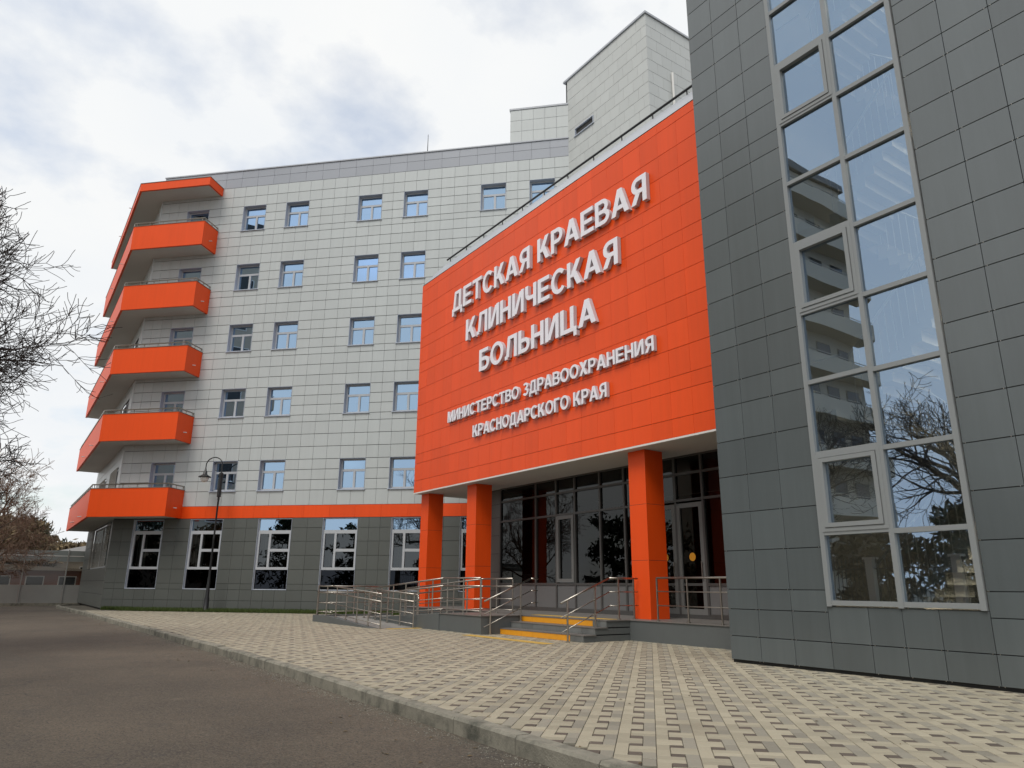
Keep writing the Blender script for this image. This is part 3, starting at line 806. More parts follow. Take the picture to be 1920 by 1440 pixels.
s1 = thing('hospital_name_sign', 'large white raised letters ДЕТСКАЯ КРАЕВАЯ КЛИНИЧЕСКАЯ БОЛЬНИЦА on the orange wall', 'sign', (XS, 16.4, 7.9))
text_line(s1, 'ДЕТСКАЯ КРАЕВАЯ', 21.25, 11.48, 10.57, .755, .12)
text_line(s1, 'КЛИНИЧЕСКАЯ', 20.24, 12.60, 9.235, .755, .12)
text_line(s1, 'БОЛЬНИЦА', 19.33, 13.52, 7.91, .74, .12)
s2 = thing('ministry_sign', 'smaller white raised letters МИНИСТЕРСТВО ЗДРАВООХРАНЕНИЯ КРАСНОДАРСКОГО КРАЯ low on the orange wall', 'sign', (XS, 16.4, 5.8))
text_line(s2, 'МИНИСТЕРСТВО ЗДРАВООХРАНЕНИЯ', 21.35, 11.50, 6.56, .385, .10)
text_line(s2, 'КРАСНОДАРСКОГО КРАЯ', 19.68, 13.20, 5.785, .385, .10)

# ------------------------------------------------------------------ dark stair wing
XW = 9.956
wing = thing('stair_wing', 'dark grey tiled stair wing with a tall two pane wide glass strip', 'building', (12, 2, 0))
FW = Frame(math.radians(90), XW, 0)
SY0, SY1, SZ0, SZ1 = 4.245, 6.385, .90, 16.4
WZ = 20.5
hole = (SY0, SY1, SZ0, SZ1)
wz = [.045, .406, .818, 1.125, 1.735, 2.346, 2.954, 3.559, 4.168, 4.583, 5.199, 5.529, 6.136, 6.755, 7.262, 7.873, 8.484, 8.848, 9.434, 9.772]
z = wz[-1]
for k in range(60):
    z += (.61, .61, .61, .35)[k % 4]
    if z > WZ: break
    wz.append(z)
wz.append(WZ)
wl = [8.17, 7.59, 6.985, SY1]; wr = [SY0 - .607 * k for k in range(18)]
rects = []
for z0, z1 in zip(wz, wz[1:]):
    rects += [(b, a, z0, z1) for a, b in zip(wl, wl[1:])] + [(b, a, z0, z1) for a, b in zip(wr, wr[1:])]
rects += [(b, a, z0, z1) for a, b in zip([SY1, 5.78, 5.315, 4.84], [5.78, 5.315, 4.84, SY0]) for z0, z1 in ((wz[0], wz[1]), (wz[1], SZ0))]
YW0 = wr[-1]
wall_sheet(FW, subtract([(YW0, 8.17, 0, WZ)], [hole]), 'backing', wing)
lay_tiles(FW, rects, 'tile_wing', wing, 300, gu=.008, gz=.011, t=.02, tilt=.0022)
mb = MB()
for (a, b, c, d) in rects:
    if c > 13 or b < -.5: continue
    for uu in (b - .05, b + .0):
        pass
    if rnd() < .75:
        u = b - uni(.03, .05); FW.box(mb, u, u + .009, .016, .0225, c - .004, c + .008)
    if rnd() < .6:
        u = a + uni(.02, .04); FW.box(mb, u, u + .009, .016, .0225, c - .004, c + .008)
stuff(mb.build('tile_clips', 'steel', wing))
mb = MB(); mb.box(XW + .05, 20, 8.1, 8.17, 0, WZ); mb.box(XW + .04, 20, YW0, YW0 + .1, 0, WZ); mb.box(14.2, 14.3, YW0 + .1, 8.1, 0, WZ); mb.box(XW + .04, 20, YW0 + .1, 8.1, WZ - .2, WZ - .01); mb.build('core', 'tile_dark', wing)
mb = MB(); mb.box(XW + .04, XW + .3, YW0 + .12, SY0 - .02, .02, WZ - .3); mb.box(XW + .04, XW + .3, SY1 + .02, 8.08, .02, WZ - .3); mb.build('inner_wall', 'interior_wall', wing)
mb = MB(); mb.box(XW + .31, 14.1, 3.3, 3.4, .02, WZ - .3); mb.box(XW + .31, 14.1, 6.9, 7.0, .02, WZ - .3); mb.box(14.1, 14.18, 3.3, 7, .02, WZ - .3); mb.box(XW + .05, 14.1, 3.4, 6.9, .02, .2); mb.build('stairwell_wall', 'interior_wall', wing)
# glass strip
LB = [SZ0 + .05, 1.933, 3.103, 4.231, 5.376, 6.58, 7.707, 8.86, 10.04, 11.19, 12.35, 13.5, 14.9, SZ1 - .05]
RB = [SZ0 + .05, 1.91, 3.057, 4.198, 5.357, 6.501, 7.667, 8.832, 9.97, 11.12, 12.28, 13.44, 14.9, SZ1 - .05]
MY = 5.30
mb = MB(); fo = .05
FW.box(mb, SY0 + .012, SY0 + .085, -.07, fo, SZ0, SZ1); FW.box(mb, SY1 - .085, SY1 - .012, -.07, fo, SZ0, SZ1); FW.box(mb, MY - .036, MY + .036, -.07, fo, SZ0, SZ1)
strip = mb.build('glass_strip_frame', 'frame_grey', wing)
def pane_box(y0, y1, z0, z1, g='glass_strip', off=-.01):
    q = MB(); c = FW((y0 + y1) / 2, off, (z0 + z1) / 2); a, b = (y1 - y0) / 2, (z1 - z0) / 2
    q.poly([(-a, 0, -b), (-a, 0, b), (a, 0, b), (a, 0, -b)])
    o = link('pane', q.mesh('pane', g), strip, c, FW.t); o.rotation_euler = (uni(-.003, .003), 0, FW.t + uni(-.003, .003))
for bay, (y0, y1, zl) in enumerate(((MY + .036, SY1 - .085, LB), (SY0 + .085, MY - .036, RB))):
    for k, zq in enumerate(zl):
        q = MB(); FW.box(q, y0, y1, -.06, fo - .006, zq - .034, zq + .034); q.build('transom', 'frame_grey', strip)
    for k, (z0, z1) in enumerate(zip(zl, zl[1:])):
        a, b, c, d = y0, y1, z0 + .034, z1 - .034
        if bay == 0 and k in (1, 4, 7):
            q = MB()
            for lo, hi, o1 in ((.0, .055, .055), (.063, .125, .068)):
                for r in subtract([(a - .02 + lo, b + .02 - lo, c - .02 + lo, d + .02 - lo)], [(a - .02 + hi, b + .02 - hi, c - .02 + hi, d + .02 - hi)]): FW.box(q, r[0], r[1], -.04, o1, r[2], r[3])
            q.build('opening_sash', 'frame_grey', strip)
            pane_box(a + .10, b - .10, c + .10, d - .10)
        else: pane_box(a, b, c, d)
# staircase behind the glass
def stair(z0, z1, ya, yb, x0, x1, parent):
    n = 10; mb = MB()
    for k in range(n):
        y0 = ya + (yb - ya) * k / n; y1 = ya + (yb - ya) * (k + 1) / n; zt = z0 + (z1 - z0) * (k + 1) / n
        mb.box(x0, x1, min(y0, y1), max(y0, y1), zt - (z1 - z0) / n - .12, zt)
    fl = mb.build('flight', 'interior_wall', parent)
    mb = MB(); a = Vector((x0 + .04, ya, z0 + .95)); b = Vector((x0 + .04, yb, z1 + .95)); mb.tube(a, b, .022)
    for k in range(14):
        q = a + (b - a) * ((k + .5) / 14); mb.tube((q.x, q.y, q.z - .9), q, .009, n=4)
    mb.build('railing', 'white_trim', fl)
zf = .5; k = 0
while zf < 15:
    stair(zf, zf + 1.66, 6.1, 4.4, 10.75, 11.9, wing); stair(zf + 1.66, zf + 3.32, 4.4, 6.1, 12.2, 13.4, wing)
    mb = MB(); mb.box(10.5, 14.1, 3.4, 4.38, zf + 1.5, zf + 1.66); mb.box(10.3, 14.1, 6.12, 6.9, zf + 3.16, zf + 3.32)
    mb.build('landing', 'interior_wall', wing)
    mb = MB(); mb.box(11.2, 11.6, 3.6, 4.2, zf + 1.44, zf + 1.495); mb.build('ceiling_lamp', 'lamp_light', wing)
    mb = MB(); yy = 4.36; mb.tube((10.6, yy, zf + 2.6), (10.6, 3.5, zf + 2.6), .02); mb.tube((10.6, yy + 1.75, zf + 4.27), (10.6, 6.85, zf + 4.27), .02)
    for j in range(6): mb.tube((10.6, 3.5 + j * .17, zf + 1.66), (10.6, 3.5 + j * .17, zf + 2.6), .009, n=4)
    mb.build('landing_rail', 'white_trim', wing)
    zf += 3.32

# ------------------------------------------------------------------ porch, steps, ramp
PZ = .44
porch = thing('entrance_porch', 'dark grey raised entrance porch with yellow edged steps', 'porch', (11.5, 14, 0))
mb = MB(); mb.box(11.88, 20, 8.18, 24.15, -.1, PZ - .02); mb.box(9.96, 11.88, 15.76, 17.85, -.1, PZ - .02); mb.build('plinth', 'plinth', porch)
mb = MB(); mb.box(11.86, 20, 8.18, 24.17, PZ - .018, PZ); mb.box(9.94, 11.858, 15.74, 17.85, PZ - .018, PZ); mb.build('floor', 'porch_floor', porch)
rx = [10.53, 10.86, 11.19, 11.88]
for k in range(3):
    z1 = PZ * (k + 1) / 3; z0 = PZ * k / 3
    mb = MB(); mb.box(rx[k], 11.875, 12.54, 15.755, z0 + .001 if k else -.05, z1 - .022); st = mb.build('step', 'plinth', porch)
    mb = MB(); mb.box(rx[k] - .02, rx[k + 1] + (.0 if k < 2 else -.02), 12.52, 15.756, z1 - .021, z1 + (.0 if k < 2 else .001)); mb.build('tread', 'porch_floor', st)
    n = 7
    for j in range(n):
        y0 = 12.545 + j * (15.75 - 12.545) / n; y1 = 12.545 + (j + 1) * (15.75 - 12.545) / n
        mb = MB(); mb.box(rx[k] - .012, rx[k] - .001, y0 + .003, y1 - .003, z0 + .004, z1 - .023)
        mb.build('riser_tile', 'yellow' if (k != 1 and j > 0) else 'step_stone', st)
mb = MB()
for j in range(10): mb.box(11.45, 11.75, 12.75 + j * .3, 13.04 + j * .3, PZ + .0015, PZ + .006)
tag(mb.build('warning_strip', 'yellow_worn'), 'worn yellow warning strip on the porch floor above the steps', 'floor strip', 'worn yellow warning strips')
mb = MB()
for j in range(11): mb.box(9.45, 9.74, 12.55 + j * .3, 12.84 + j * .3, .0035, .007)
tag(mb.build('warning_strip', 'yellow_worn'), 'worn yellow warning strip on the paving before the steps', 'floor strip', 'worn yellow warning strips')
mb = MB()
for j in range(4): mb.box(8.95 + j * .27, 9.2 + j * .27, 18.78, 19.04, .0035, .007)
tag(mb.build('warning_strip', 'yellow_worn'), 'worn yellow warning strip on the paving at the foot of the ramp', 'floor strip', 'worn yellow warning strips')
ramp = thing('wheelchair_ramp', 'grey folded wheelchair ramp with low kerb left of the steps', 'ramp', (9.6, 21, 0))
mb = MB()
def wedge(x0, x1, ya, yb, za, zb):
    mb.hexa([(x0, ya, -.1), (x1, ya, -.1), (x1, yb, -.1), (x0, yb, -.1), (x0, ya, za), (x1, ya, za), (x1, yb, zb), (x0, yb, zb)])
wedge(8.87, 9.955, 19.3, 22.6, .002, .15); mb.box(8.87, 11.4, 22.602, 23.85, -.1, .15); wedge(9.962, 11.4, 17.852, 22.598, PZ - .004, .152)
mb.build('ramp_surface', 'ramp_top', ramp)
mb = MB(); wedge(8.68, 8.868, 19.4, 22.6, .01, .205); mb.box(8.68, 8.868, 22.601, 23.99, -.1, .205); mb.box(8.869, 11.4, 23.852, 23.99, -.1, .205)
mb.build('ramp_kerb', 'plinth', ramp)
mb = MB(); wedge(9.94, 9.961, 17.852, 22.598, PZ - .012, .145); mb.build('ramp_side', 'plinth', ramp)
# railings
def railing(label, path, heights, posts, rr=.022, sub=.012, curl=False):
    """path: list of foot points; bars follow the feet at the given heights; posts: spacing"""
    pth = [Vector(p) for p in path]
    r = thing('railing', label, 'railing', pth[0], 'steel railings of the porch and ramp')
    for h in heights:
        mb = MB(); p2 = [p + Vector((0, 0, h)) for p in pth]; rad = rr if h >= .68 else sub
        if curl and h == heights[0]:
            d = (p2[-1] - p2[-2]).normalized(); p2 += [p2[-1] + d * .22, p2[-1] + d * .28 + Vector((0, 0, -.06)), p2[-1] + d * .28 + Vector((0, 0, -.18))]
        mb.path(p2, rad, 8); mb.build('handrail' if h >= .68 else 'bar', 'steel', r, smooth=True)
    L_ = [0]
    for a, b in zip(pth, pth[1:]): L_.append(L_[-1] + (b - a).length)
    n = max(1, round(L_[-1] / posts))
    for k in range(n + 1):
        s_ = L_[-1] * k / n
        for i in range(len(pth) - 1):
            if L_[i] - 1e-6 <= s_ <= L_[i + 1] + 1e-6:
                t = (s_ - L_[i]) / (L_[i + 1] - L_[i]); q = pth[i] + (pth[i + 1] - pth[i]) * t; break
        mb = MB(); mb.tube(q, q + Vector((0, 0, heights[0] - .01)), .02, n=8); mb.tube(q + Vector((0, 0, .001)), q + Vector((0, 0, .018)), .042, n=10); mb.build('post', 'steel', r, smooth=False)
    return r
railing('steel railing along the porch edge between the column and the dark wing', [(11.97, 8.25, PZ), (11.97, 11.75, PZ)], [.905, .62, .325], .83)
H4 = [.90, .70, .38, .10]
railing('steel double railing on the outer kerb of the ramp', [(8.775, 19.0, .01), (8.775, 22.6, .205), (8.775, 23.9, .205)], H4, .82)
railing('steel double railing across the far turning end of the ramp', [(8.80, 23.92, .205), (11.3, 23.92, .205)], H4, .62)
railing('steel double railing with curled end beside the lower ramp flight', [(9.82, 22.5, .15), (9.82, 19.1, .004)], H4, .82, curl=True)
railing('steel double railing on the wall between the two ramp flights', [(10.05, 22.6, .152), (10.05, 17.85, PZ), (10.05, 15.95, PZ)], H4, .80)
railing('steel double railing on the inner side of the upper ramp flight', [(11.34, 22.6, .152), (11.34, 17.85, PZ), (11.34, 16.4, PZ)], H4, .82)
def step_rail(label, y, feet, tops):
    r = thing('stair_railing', label, 'railing', (feet[0][0], y, 0), 'steel railings on the steps')
    for dz in (0, .30, .60):
        mb = MB(); mb.path([Vector((x, y, z - dz)) for x, z in tops], .021 if dz == 0 else .011, 8); mb.build('handrail' if dz == 0 else 'bar', 'steel', r, smooth=True)
    for (x, z) in feet:
        for (xa, za), (xb, zb) in zip(tops, tops[1:]):
            if min(xa, xb) <= x <= max(xa, xb): zt = za + (zb - za) * (x - xa) / (xb - xa)
        mb = MB(); mb.tube((x, y, z), (x, y, zt), .02, n=8); mb.tube((x, y, z + .001), (x, y, z + .018), .042, n=10); mb.build('post', 'steel', r)
step_rail('steel stair railing on the steps next to the orange column', 12.72, [(10.23, 0), (11.02, .294), (11.72, PZ), (12.2, PZ)], [(10.05, .80), (11.45, PZ + .90), (12.33, PZ + .90)])
step_rail('steel stair railing on the steps beside the ramp plinth', 15.66, [(10.16, 0), (11.08, .294)], [(9.98, .78), (11.40, PZ + .90), (11.62, PZ + .90)])

# ------------------------------------------------------------------ grass strip
mb = MB(); mb.poly([(5.0, 35.9, .004), (19, 21.9, .004), (19, 23.5, .004), (4.2, 38.3, .004)]); struct(mb.build('flower_bed', 'soil'))
mb = MB()
for k in range(42000):
    u = uni(3, 24.1); o = uni(.04, 1.12 if u < 22.6 else .25)
    q = FB(u, o, .0); h = uni(.06, .19); a = uni(0, math.pi); w = .008
    d = Vector((math.cos(a), math.sin(a), 0)) * w; tip = Vector((uni(-.05, .05), uni(-.05, .05), h))
    mb.poly([q - d, q + d, q + tip])
stuff(tag(mb.build('grass', 'grass_blade'), 'narrow strip of green grass along the foot of the grey block', 'grass'))

# ------------------------------------------------------------------ street lamp
LP = Vector((7.55, 33.9, 0))
lamp = thing('street_lamp', 'black ornamental street lamp with scrolled arm and white globe', 'street lamp', LP)
mb = MB(); mb.lathe(LP, [(.0, 0), (.15, 0), (.15, .06), (.115, .1), (.105, .55), (.085, .62), (.06, 1.35), (.05, 1.42), (.042, 3.0), (.052, 3.04), (.042, 3.08), (.036, 4.7), (.05, 4.74), (.05, 4.8), (.036, 4.84)], 12)
mb.build('post', 'lamp_iron', lamp, smooth=True)
mb = MB(); mb.lathe(LP, [(.036, 4.84), (.09, 4.86), (.09, 5.75), (.1, 5.78), (.1, 5.9), (.04, 5.95), (.03, 6.02), (.0, 6.02)], 10); mb.build('collar', 'lamp_iron', lamp)
AD = FB.du                                                  # arm points along the facade, to the left
cA = LP + AD * .40 + Vector((0, 0, 6.28))
arc = [LP + Vector((0, 0, 5.95))] + [cA + AD * (-.40 * math.cos(t)) + Vector((0, 0, .36 * math.sin(t))) for t in [math.pi * k / 14 for k in range(15)]] + [LP + AD * .80 + Vector((0, 0, 6.1))]
mb = MB(); mb.path(arc, .024, 6); mb.build('arm', 'lamp_iron', lamp)
cS = LP + AD * .22 + Vector((0, 0, 6.22))
mb = MB(); mb.path([cS + AD * (.19 * math.cos(t)) + Vector((0, 0, .19 * math.sin(t))) for t in [.4 + 5.0 * k / 18 for k in range(19)]], .012, 5); mb.build('scroll', 'lamp_iron', lamp)
LQ = LP + AD * .80
mb = MB(); mb.lathe(LQ + Vector((0, 0, 5.75)), [(.0, .42), (.03, .40), (.045, .30), (.075, .27), (.09, .14), (.17, .08), (.27, .03), (.28, .0), (.2, .01)], 18); mb.build('shade', 'lamp_iron', lamp, smooth=True)
mb = MB(); mb.lathe(LQ + Vector((0, 0, 5.75)), [(.17, .0), (.185, -.05), (.16, -.13), (.10, -.2), (.0, -.23)], 16); mb.build('globe', 'lamp_globe', lamp, smooth=True)

# ------------------------------------------------------------------ trees
def grow(mb, p, d, length, r, lev, maxlev, spread, droop, wob, nchild, rmin):
    n = max(4, int(4 + length * 1.5)) if lev < 3 else 5
    step = length / n; pts = [(p.copy(), r)]
    for k in range(n):
        d = (d + Vector((uni(-1, 1), uni(-1, 1), uni(-1, 1))) * wob + Vector((0, 0, droop[min(lev, len(droop) - 1)]))).normalized()
        p = p + d * step; wob = wob * 1.0; pts.append((p.copy(), max(rmin, r * (1 - .72 * (k + 1) / n))))
    sides = 7 if lev == 0 else 5 if lev == 1 else 4 if lev == 2 else 3
    for (a, ra), (b, rb) in zip(pts, pts[1:]): mb.tube(a, b, ra, rb, n=sides, cap=False)
    if lev >= maxlev: return
    nc = nchild[lev]
    for k in range(nc):
        t = uni(.25, 1.0) if lev else uni(.38, 1.0)
        i = min(n - 1, int(t * n)); q, rq = pts[i + 1]
        ax = (pts[i + 1][0] - pts[i][0]).normalized(); o = ax.orthogonal().normalized(); o.rotate(Matrix.Rotation(uni(0, 6.283), 3, ax))
        dd = (ax * math.cos(spread[lev]) + o * math.sin(spread[lev] * uni(.7, 1.25))).normalized()
        grow(mb, q, dd, length * uni(.42, .72) * (1.05 - .35 * t), max(rmin, rq * uni(.5, .75)), lev + 1, maxlev, spread, droop, wob, nchild, rmin)
def bare_tree(label, loc, h, seed, limbs, r=.22, twig=.006, m='bark', nch=(0, 7, 6, 5, 4), maxlev=4, group='bare winter trees', droop=(0, .02, .02, .03, .04), wob=.22):
    random.seed(seed); loc = Vector(loc)
    t = thing('bare_tree', label, 'tree', loc, group)
    mb = MB(); p = loc.copy(); pts = [(p.copy(), r * 1.35)]
    for k in range(8):
        p = p + Vector((uni(-.12, .12), uni(-.12, .12), h * .6 / 8)); pts.append((p.copy(), r * (1 - .07 * k)))
    for (a, ra), (b, rb) in zip(pts, pts[1:]): mb.tube(a, b, ra, rb, n=9, cap=False)
    mb.build('trunk', m, t)
    mb = MB()
    for (fz, az, el, ln, rr) in limbs:
        i = min(7, int(fz * 8)); q = pts[i][0] + (pts[i + 1][0] - pts[i][0]) * (fz * 8 - i)
        d = Vector((math.cos(az) * math.cos(el), math.sin(az) * math.cos(el), math.sin(el)))
        grow(mb, q, d, ln, rr * 1.6, 1, maxlev, (.6, .75, .8, .8, .8), droop, wob, nch, twig)
    mb.build('crown', m, t)
    return t
def ring(n, el0, el1, l0, l1, f0, f1, r): return [(uni(f0, f1), 6.283 * k / n + uni(-.3, .3), uni(el0, el1), uni(l0, l1), r * uni(.7, 1.1)) for k in range(n)]
random.seed(11)
bare_tree('bare winter tree beside the road, its twigs reaching towards the orange balconies', (-4.95, 17.5, -.15), 10.5, 23,
          [(.80, .16, .12, 4.6, .105), (.88, .40, .35, 3.7, .08), (.95, .05, .55, 3.8, .08), (.98, -.1, .72, 3.6, .07), (.62, .30, .10, 3.7, .08), (.98, .7, .65, 3.6, .07), (.5, .1, .02, 3.4, .06), (.68, .8, .25, 3.8, .07), (.74, -.4, .3, 3.8, .07), (.7, .05, .3, 3.6, .08)] + ring(5, .3, 1.0, 3, 4, .6, 1, .07), r=.26, twig=.0065, nch=(0, 10, 8, 6, 3), droop=(0, .02, .03, .05, .06), wob=.24)
bare_tree('bare winter tree across the road, mirrored in the tall stair glass', (-6.6, 10.4, -.15), 10, 5, ring(9, .2, 1.2, 3.2, 4.8, .4, 1.0, .10), r=.22, twig=.009)
bare_tree('twiggy reddish bare tree at the far end of the road', (-1.6, 40.5, -.15), 9, 9, ring(10, .2, 1.2, 2.4, 3.8, .3, 1.0, .06), r=.14, twig=.009, m='bark_warm', nch=(0, 8, 7, 5, 3))
bare_tree('dense bare shrub like tree growing against the far fence', (-.5, 46.5, -.15), 5.5, 13, ring(10, .4, 1.3, 2.0, 3.2, .15, .9, .04), r=.09, twig=.009, m='bark_warm', nch=(0, 8, 7, 5, 3))
bare_tree('bare winter tree across the road, mirrored in the block windows', (-8.5, 3.0, -.15), 12, 15, ring(10, .2, 1.2, 4, 5.5, .4, 1.0, .11), r=.26, twig=.012)
def leafy(label, name, loc, h, w, m, conifer, n, seed, ls=.28):
    random.seed(seed); loc = Vector(loc); t = thing(name, label, 'shrub' if name == 'roadside_shrub' else 'tree', loc, 'shrubs across the road' if name == 'roadside_shrub' else 'trees behind the far fence')
    mb = MB(); mb.tube(loc, loc + Vector((0, 0, h * .9)), .16, .05, n=7); mb.build('trunk', 'bark', t)
    mb = MB()
    clumps = []
    for k in range(46):
        f = uni(.22, 1.0); rad = w * ((1.05 - f) if conifer else math.sqrt(max(.05, 1 - (2 * f - 1.15) ** 2 * .8)) * .8)
        a = uni(0, 6.283); rr = rad * uni(.35, 1); clumps.append((loc + Vector((math.cos(a) * rr, math.sin(a) * rr, f * h)), uni(.35, .8) * w * .38))
    for k in range(n):
        c, s_ = random.choice(clumps); d = Vector((random.gauss(0, 1), random.gauss(0, 1), random.gauss(0, .55))) * s_ * .6
        q = c + d; a = Vector((uni(-1, 1), uni(-1, 1), uni(-1, 1))).normalized() * ls; b = a.orthogonal().normalized() * ls * .35
        mb.poly([q - a, q + b, q + a, q - b])
    mb.build('crown', m, t)
leafy('dark pine tree standing behind the far fence', 'pine_tree', (2.3, 74, 0), 5.9, 1.7, 'needle', True, 5000, 3)
leafy('round dark evergreen tree behind the far fence next to the pine', 'evergreen_tree', (5.0, 80, 0), 4.6, 2.4, 'dry_leaf', False, 3500, 4)
leafy('brown leafed tree behind the far fence by the road end', 'brown_tree', (.6, 66, 0), 5.6, 3.4, 'dry_leaf', False, 5000, 6)
leafy('olive brown bushy tree behind the far fence', 'bushy_tree', (1.8, 82, 0), 6.4, 4.0, 'needle', False, 5000, 8)

ADDED_SHRUBS = [(-8.0, 5.0, 4.6, 2.0, 'needle', True), (-7.6, 8.4, 3.9, 2.2, 'needle', False), (-8.2, 12.2, 4.3, 2.2, 'needle', False), (-7.5, 15.6, 3.4, 1.9, 'dry_leaf', False), (-5.6, 22.5, 5.2, 2.1, 'needle', False), (-5.8, 27.0, 6.0, 2.4, 'needle', True), (-5.4, 31.5, 5.0, 2.2, 'dry_leaf', False), (-5.2, 36.0, 5.6, 2.3, 'needle', False), (-5.6, 1.5, 5.0, 2.2, 'needle', False)]  # out of view, added so the strip and hall glass reflect something dark
HW = ['slim dark conifer across the road beyond the black iron fence', 'low dark evergreen shrub across the road beside the slim conifer', 'broad evergreen shrub behind the black iron fence', 'brownish shrub at the end of the black iron fence', 'dark evergreen shrub in front of the beige apartment block', 'tall conifer beside the beige apartment block', 'brown leafed shrub by the roadside past the apartment block', 'evergreen shrub by the roadside near the far fence', 'evergreen shrub across the road opposite the stair wing']
for k, (x, y, h, w, m_, cf) in enumerate(ADDED_SHRUBS):
    leafy(HW[k], 'roadside_shrub', (x, y, -.15), h, w, m_, cf, 2600, 40 + k, ls=.2)
# ------------------------------------------------------------------ far fence and houses behind it
fy = 50.6
fen = thing('panel_fence', 'tall grey panel fence with a clear middle band across the road end', 'fence', (1, fy, -.15))
for k in range(8):
    x0 = -9.4 + k * 2.12; x1 = x0 + 2.06
    mb = MB(); mb.box(x0 - .05, x0 + .01, fy - .05, fy + .05, -.19, 3.0); mb.build('post', 'fence_grey', fen)
    mb = MB(); mb.box(x0 + .012, x1 - .002, fy - .02, fy + .02, .02, 1.02); mb.build('lower_panel', 'fence_grey', fen)
    mb = MB(); mb.poly([(x0 + .012, fy, 1.03), (x1 - .002, fy, 1.03), (x1 - .002, fy, 2.33), (x0 + .012, fy, 2.33)]); mb.build('clear_pane', 'glass_fence', fen)
    mb = MB(); mb.box(x0 + .012, x1 - .002, fy - .02, fy + .02, 2.34, 2.62); mb.box(x0 + .012, x1 - .002, fy - .02, fy + .02, 2.67, 2.95); mb.build('upper_panel', 'fence_upper', fen)
    mb = MB(); mb.box(x0 + .011, x1 - .001, fy - .03, fy + .03, 2.622, 2.668); mb.build('rail', 'white_trim', fen)
mb = MB(); mb.box(-9.5, 8, fy - .12, fy + .12, -.19, .018); mb.build('base', 'kerb', fen)
def house(name, label, x0, x1, y0, y1, hw, hr, wm, rm, wins):
    h = thing(name, label, 'house', ((x0 + x1) / 2, y0, -.2))
    mb = MB(); mb.box(x0, x1, y0, y1, -.2, hw); mb.build('wall', wm, h)
    mb = MB(); xm = (x0 + x1) / 2; e = .4
    v = [(x0 - e, y0 - e, hw), (x1 + e, y0 - e, hw), (xm, y0 - e, hr), (x0 - e, y1 + e, hw), (x1 + e, y1 + e, hw), (xm, y1 + e, hr)]
    mb.v = v; mb.f = [(0, 1, 2), (5, 4, 3), (0, 2, 5, 3), (1, 4, 5, 2), (0, 3, 4, 1)]; mb.mi = [0] * 5; mb.build('roof', rm, h)
    for (wx, wz, ww, wh) in wins:
        mb = MB(); mb.box(wx - .06, wx + ww + .06, y0 - .05, y0 + .02, wz - .06, wz + wh + .06); f = mb.build('window', 'white_trim', h)
        mb = MB(); mb.box(wx, wx + ww, y0 - .08, y0 - .051, wz, wz + wh); mb.build('pane', 'window_dark', f)
house('low_house', 'low house with pale sheet roof behind the far fence', 3.2, 11.5, 66, 74, 3.3, 4.4, 'beige_render', 'roof_white', [(5.2, 1, 1.1, 1.3), (7.4, 1, 1.1, 1.3)])
house('brick_shed', 'long red brick shed seen through the clear band of the far fence', -9, 6.5, 57, 62, 1.9, 2.35, 'brick_far', 'beige_dark', [(-.2, .7, .9, .8), (1.6, .7, .9, .8), (3.4, .7, .9, .8)])

# ------------------------------------------------------------------ across the road: seen as reflections in the glass
apt = thing('apartment_building', 'beige apartment block with stacked balconies, mirrored in the glass of the stair wing', 'building', (-22, 33, -.2))
AX0, AX1, AY0, AY1 = -29.5, -17.5, 26.0, 42.0
mb = MB(); mb.box(AX0, AX1, AY0 + 1.2, AY1, -.2, 31.0); mb.build('wall', 'beige_render', apt)
mb = MB(); mb.box(AX0 - .3, AX1 + .3, AY0 + .9, AY1 + .3, 31.02, 31.6); mb.build('roof', 'window_dark', apt)
for k in range(9):
    z = 2.4 + k * 3.2; e = .5 * (k % 2)
    mb = MB(); mb.prism([(AX0 - 1.2 + e, AY0 + .6), (AX0 - .6 + e, AY0), (AX1, AY0), (AX1, AY0 + 1.19), (AX0 - 1.2 + e, AY0 + 1.19)], z, z + 1.15)
    bo = mb.build('balcony', 'beige_render', apt)
    mb = MB(); mb.tube((AX0 - .6 + e, AY0 + .05, z + 1.3), (AX1, AY0 + .05, z + 1.3), .03); mb.build('handrail', 'steel', bo)
    for j in range(4):
        x = AX0 + .9 + j * 2.4
        mb = MB(); mb.box(x - .08, x + 1.48, AY0 + 1.17, AY0 + 1.199, z + 1.16, z + 2.55); w = mb.build('window', 'beige_dark', apt)
        mb = MB(); mb.box(x, x + 1.4, AY0 + 1.15, AY0 + 1.169, z + 1.2, z + 2.5); mb.build('pane', 'window_dark', w)
    for j in range(4):
        y = AY0 + 2.5 + j * 2.9
        mb = MB(); mb.box(AX1 + .001, AX1 + .03, y, y + 1.5, z + .3, z + 1.8); w = mb.build('window', 'white_trim', apt)
        mb = MB(); mb.box(AX1 + .031, AX1 + .045, y + .08, y + 1.42, z + .38, z + 1.72); mb.build('pane', 'window_dark', w)
irn = thing('iron_fence', 'black iron railing fence with spear tops, mirrored in the low stair glass', 'fence', (-5, 14, -.15))
mb = MB(); mb.box(-5.02, -4.98, 6, 19.6, .25, .29); mb.build('rail', 'fence_iron', irn)
mb = MB(); mb.box(-5.02, -4.98, 6, 19.6, 1.75, 1.79); mb.build('rail', 'fence_iron', irn)
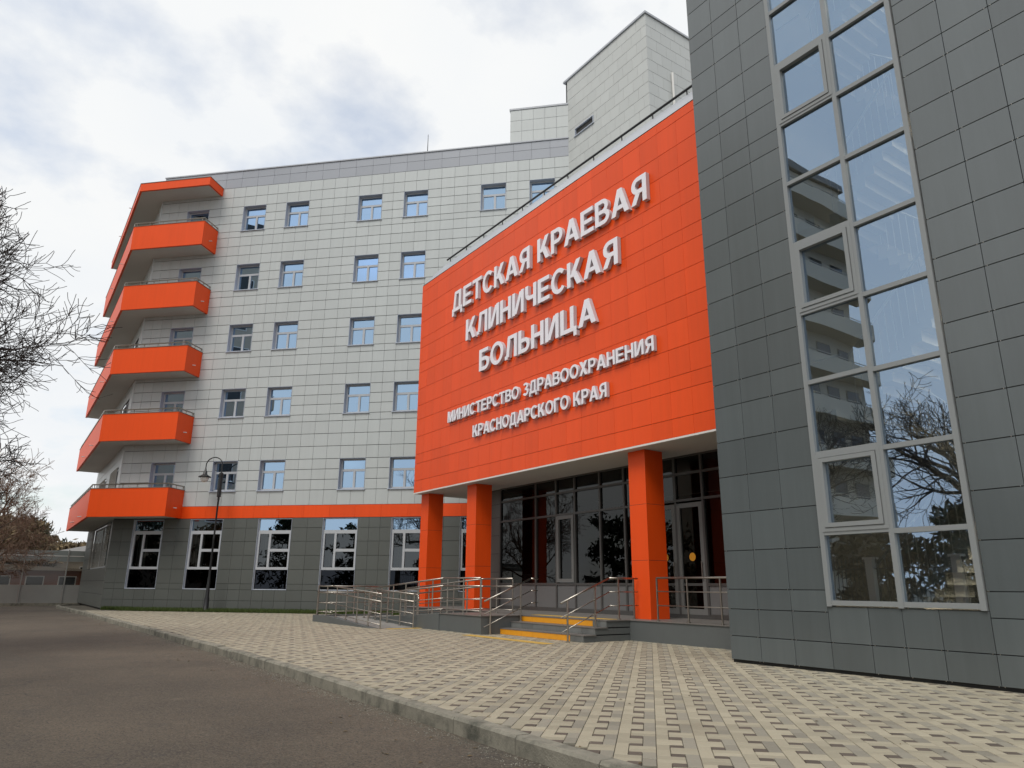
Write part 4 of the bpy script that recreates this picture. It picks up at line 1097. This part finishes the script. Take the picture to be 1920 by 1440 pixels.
bar = MB(); bar.tube((0, 0, -.15), (0, 0, 2.0), .013, n=5); bar.tube((0, 0, 2.0), (0, 0, 2.06), .032, .024, n=4); bar.tube((0, 0, 2.06), (0, 0, 2.22), .03, .002, n=4); bm_ = bar.mesh('bar', 'fence_iron')
for k in range(92): link('bar', bm_, irn, (-5.0, 6.05 + k * .148, 0))
for k in range(6):
    mb = MB(); mb.box(-5.14, -4.86, 6.0 + k * 2.7 - .14, 6.0 + k * 2.7 + .14, -.19, 2.1); mb.box(-5.2, -4.8, 6.0 + k * 2.7 - .2, 6.0 + k * 2.7 + .2, 2.101, 2.18); mb.build('pier', 'beige_render', irn)
pl = MB(); pl.box(-3.4, -3.2, -12, 50, -.2, 0.0); struct(pl.build('far_kerb', 'kerb'))

mb = MB(); random.seed(31)
for k in range(2600):
    y = uni(2, 40) if rnd() < .6 else uni(2, 14); x = kx(y) - abs(random.gauss(0, .16)) - .012; r_ = uni(.003, .011)
    q = Vector((x, y, -.134)); a = uni(0, 6.28)
    v = [q + Vector((math.cos(a + t) * r_, math.sin(a + t) * r_, 0)) for t in (0, 2.1, 4.2)] ; tp = q + Vector((0, 0, r_ * .8))
    for e in range(3): mb.poly([v[e], v[(e + 1) % 3], tp])
stuff(tag(mb.build('grit', 'kerb'), 'scattered grit and small stones along the kerb on the asphalt', 'grit'))
mb = MB()
for k in range(420):
    y = uni(1, 34); x = uni(3.8, 12) if rnd() < .5 else kx(y) + uni(-.9, .4)
    if not in_pave(Vector((x, y, 0))) and x > kx(y) - .02: continue
    z = .006 if x > kx(y) + .1 else -.130
    a = uni(0, 6.28); l_ = uni(.012, .032); d = Vector((math.cos(a), math.sin(a), 0)) * l_; e = Vector((-d.y, d.x, 0)) * .45; q = Vector((x, y, z))
    mb.poly([q - d, q + e + Vector((0, 0, .006)), q + d, q - e + Vector((0, 0, .004))])
stuff(tag(mb.build('fallen_leaves', 'dry_leaf'), 'sparse dry leaf scraps lying on the paving and road', 'leaves'))
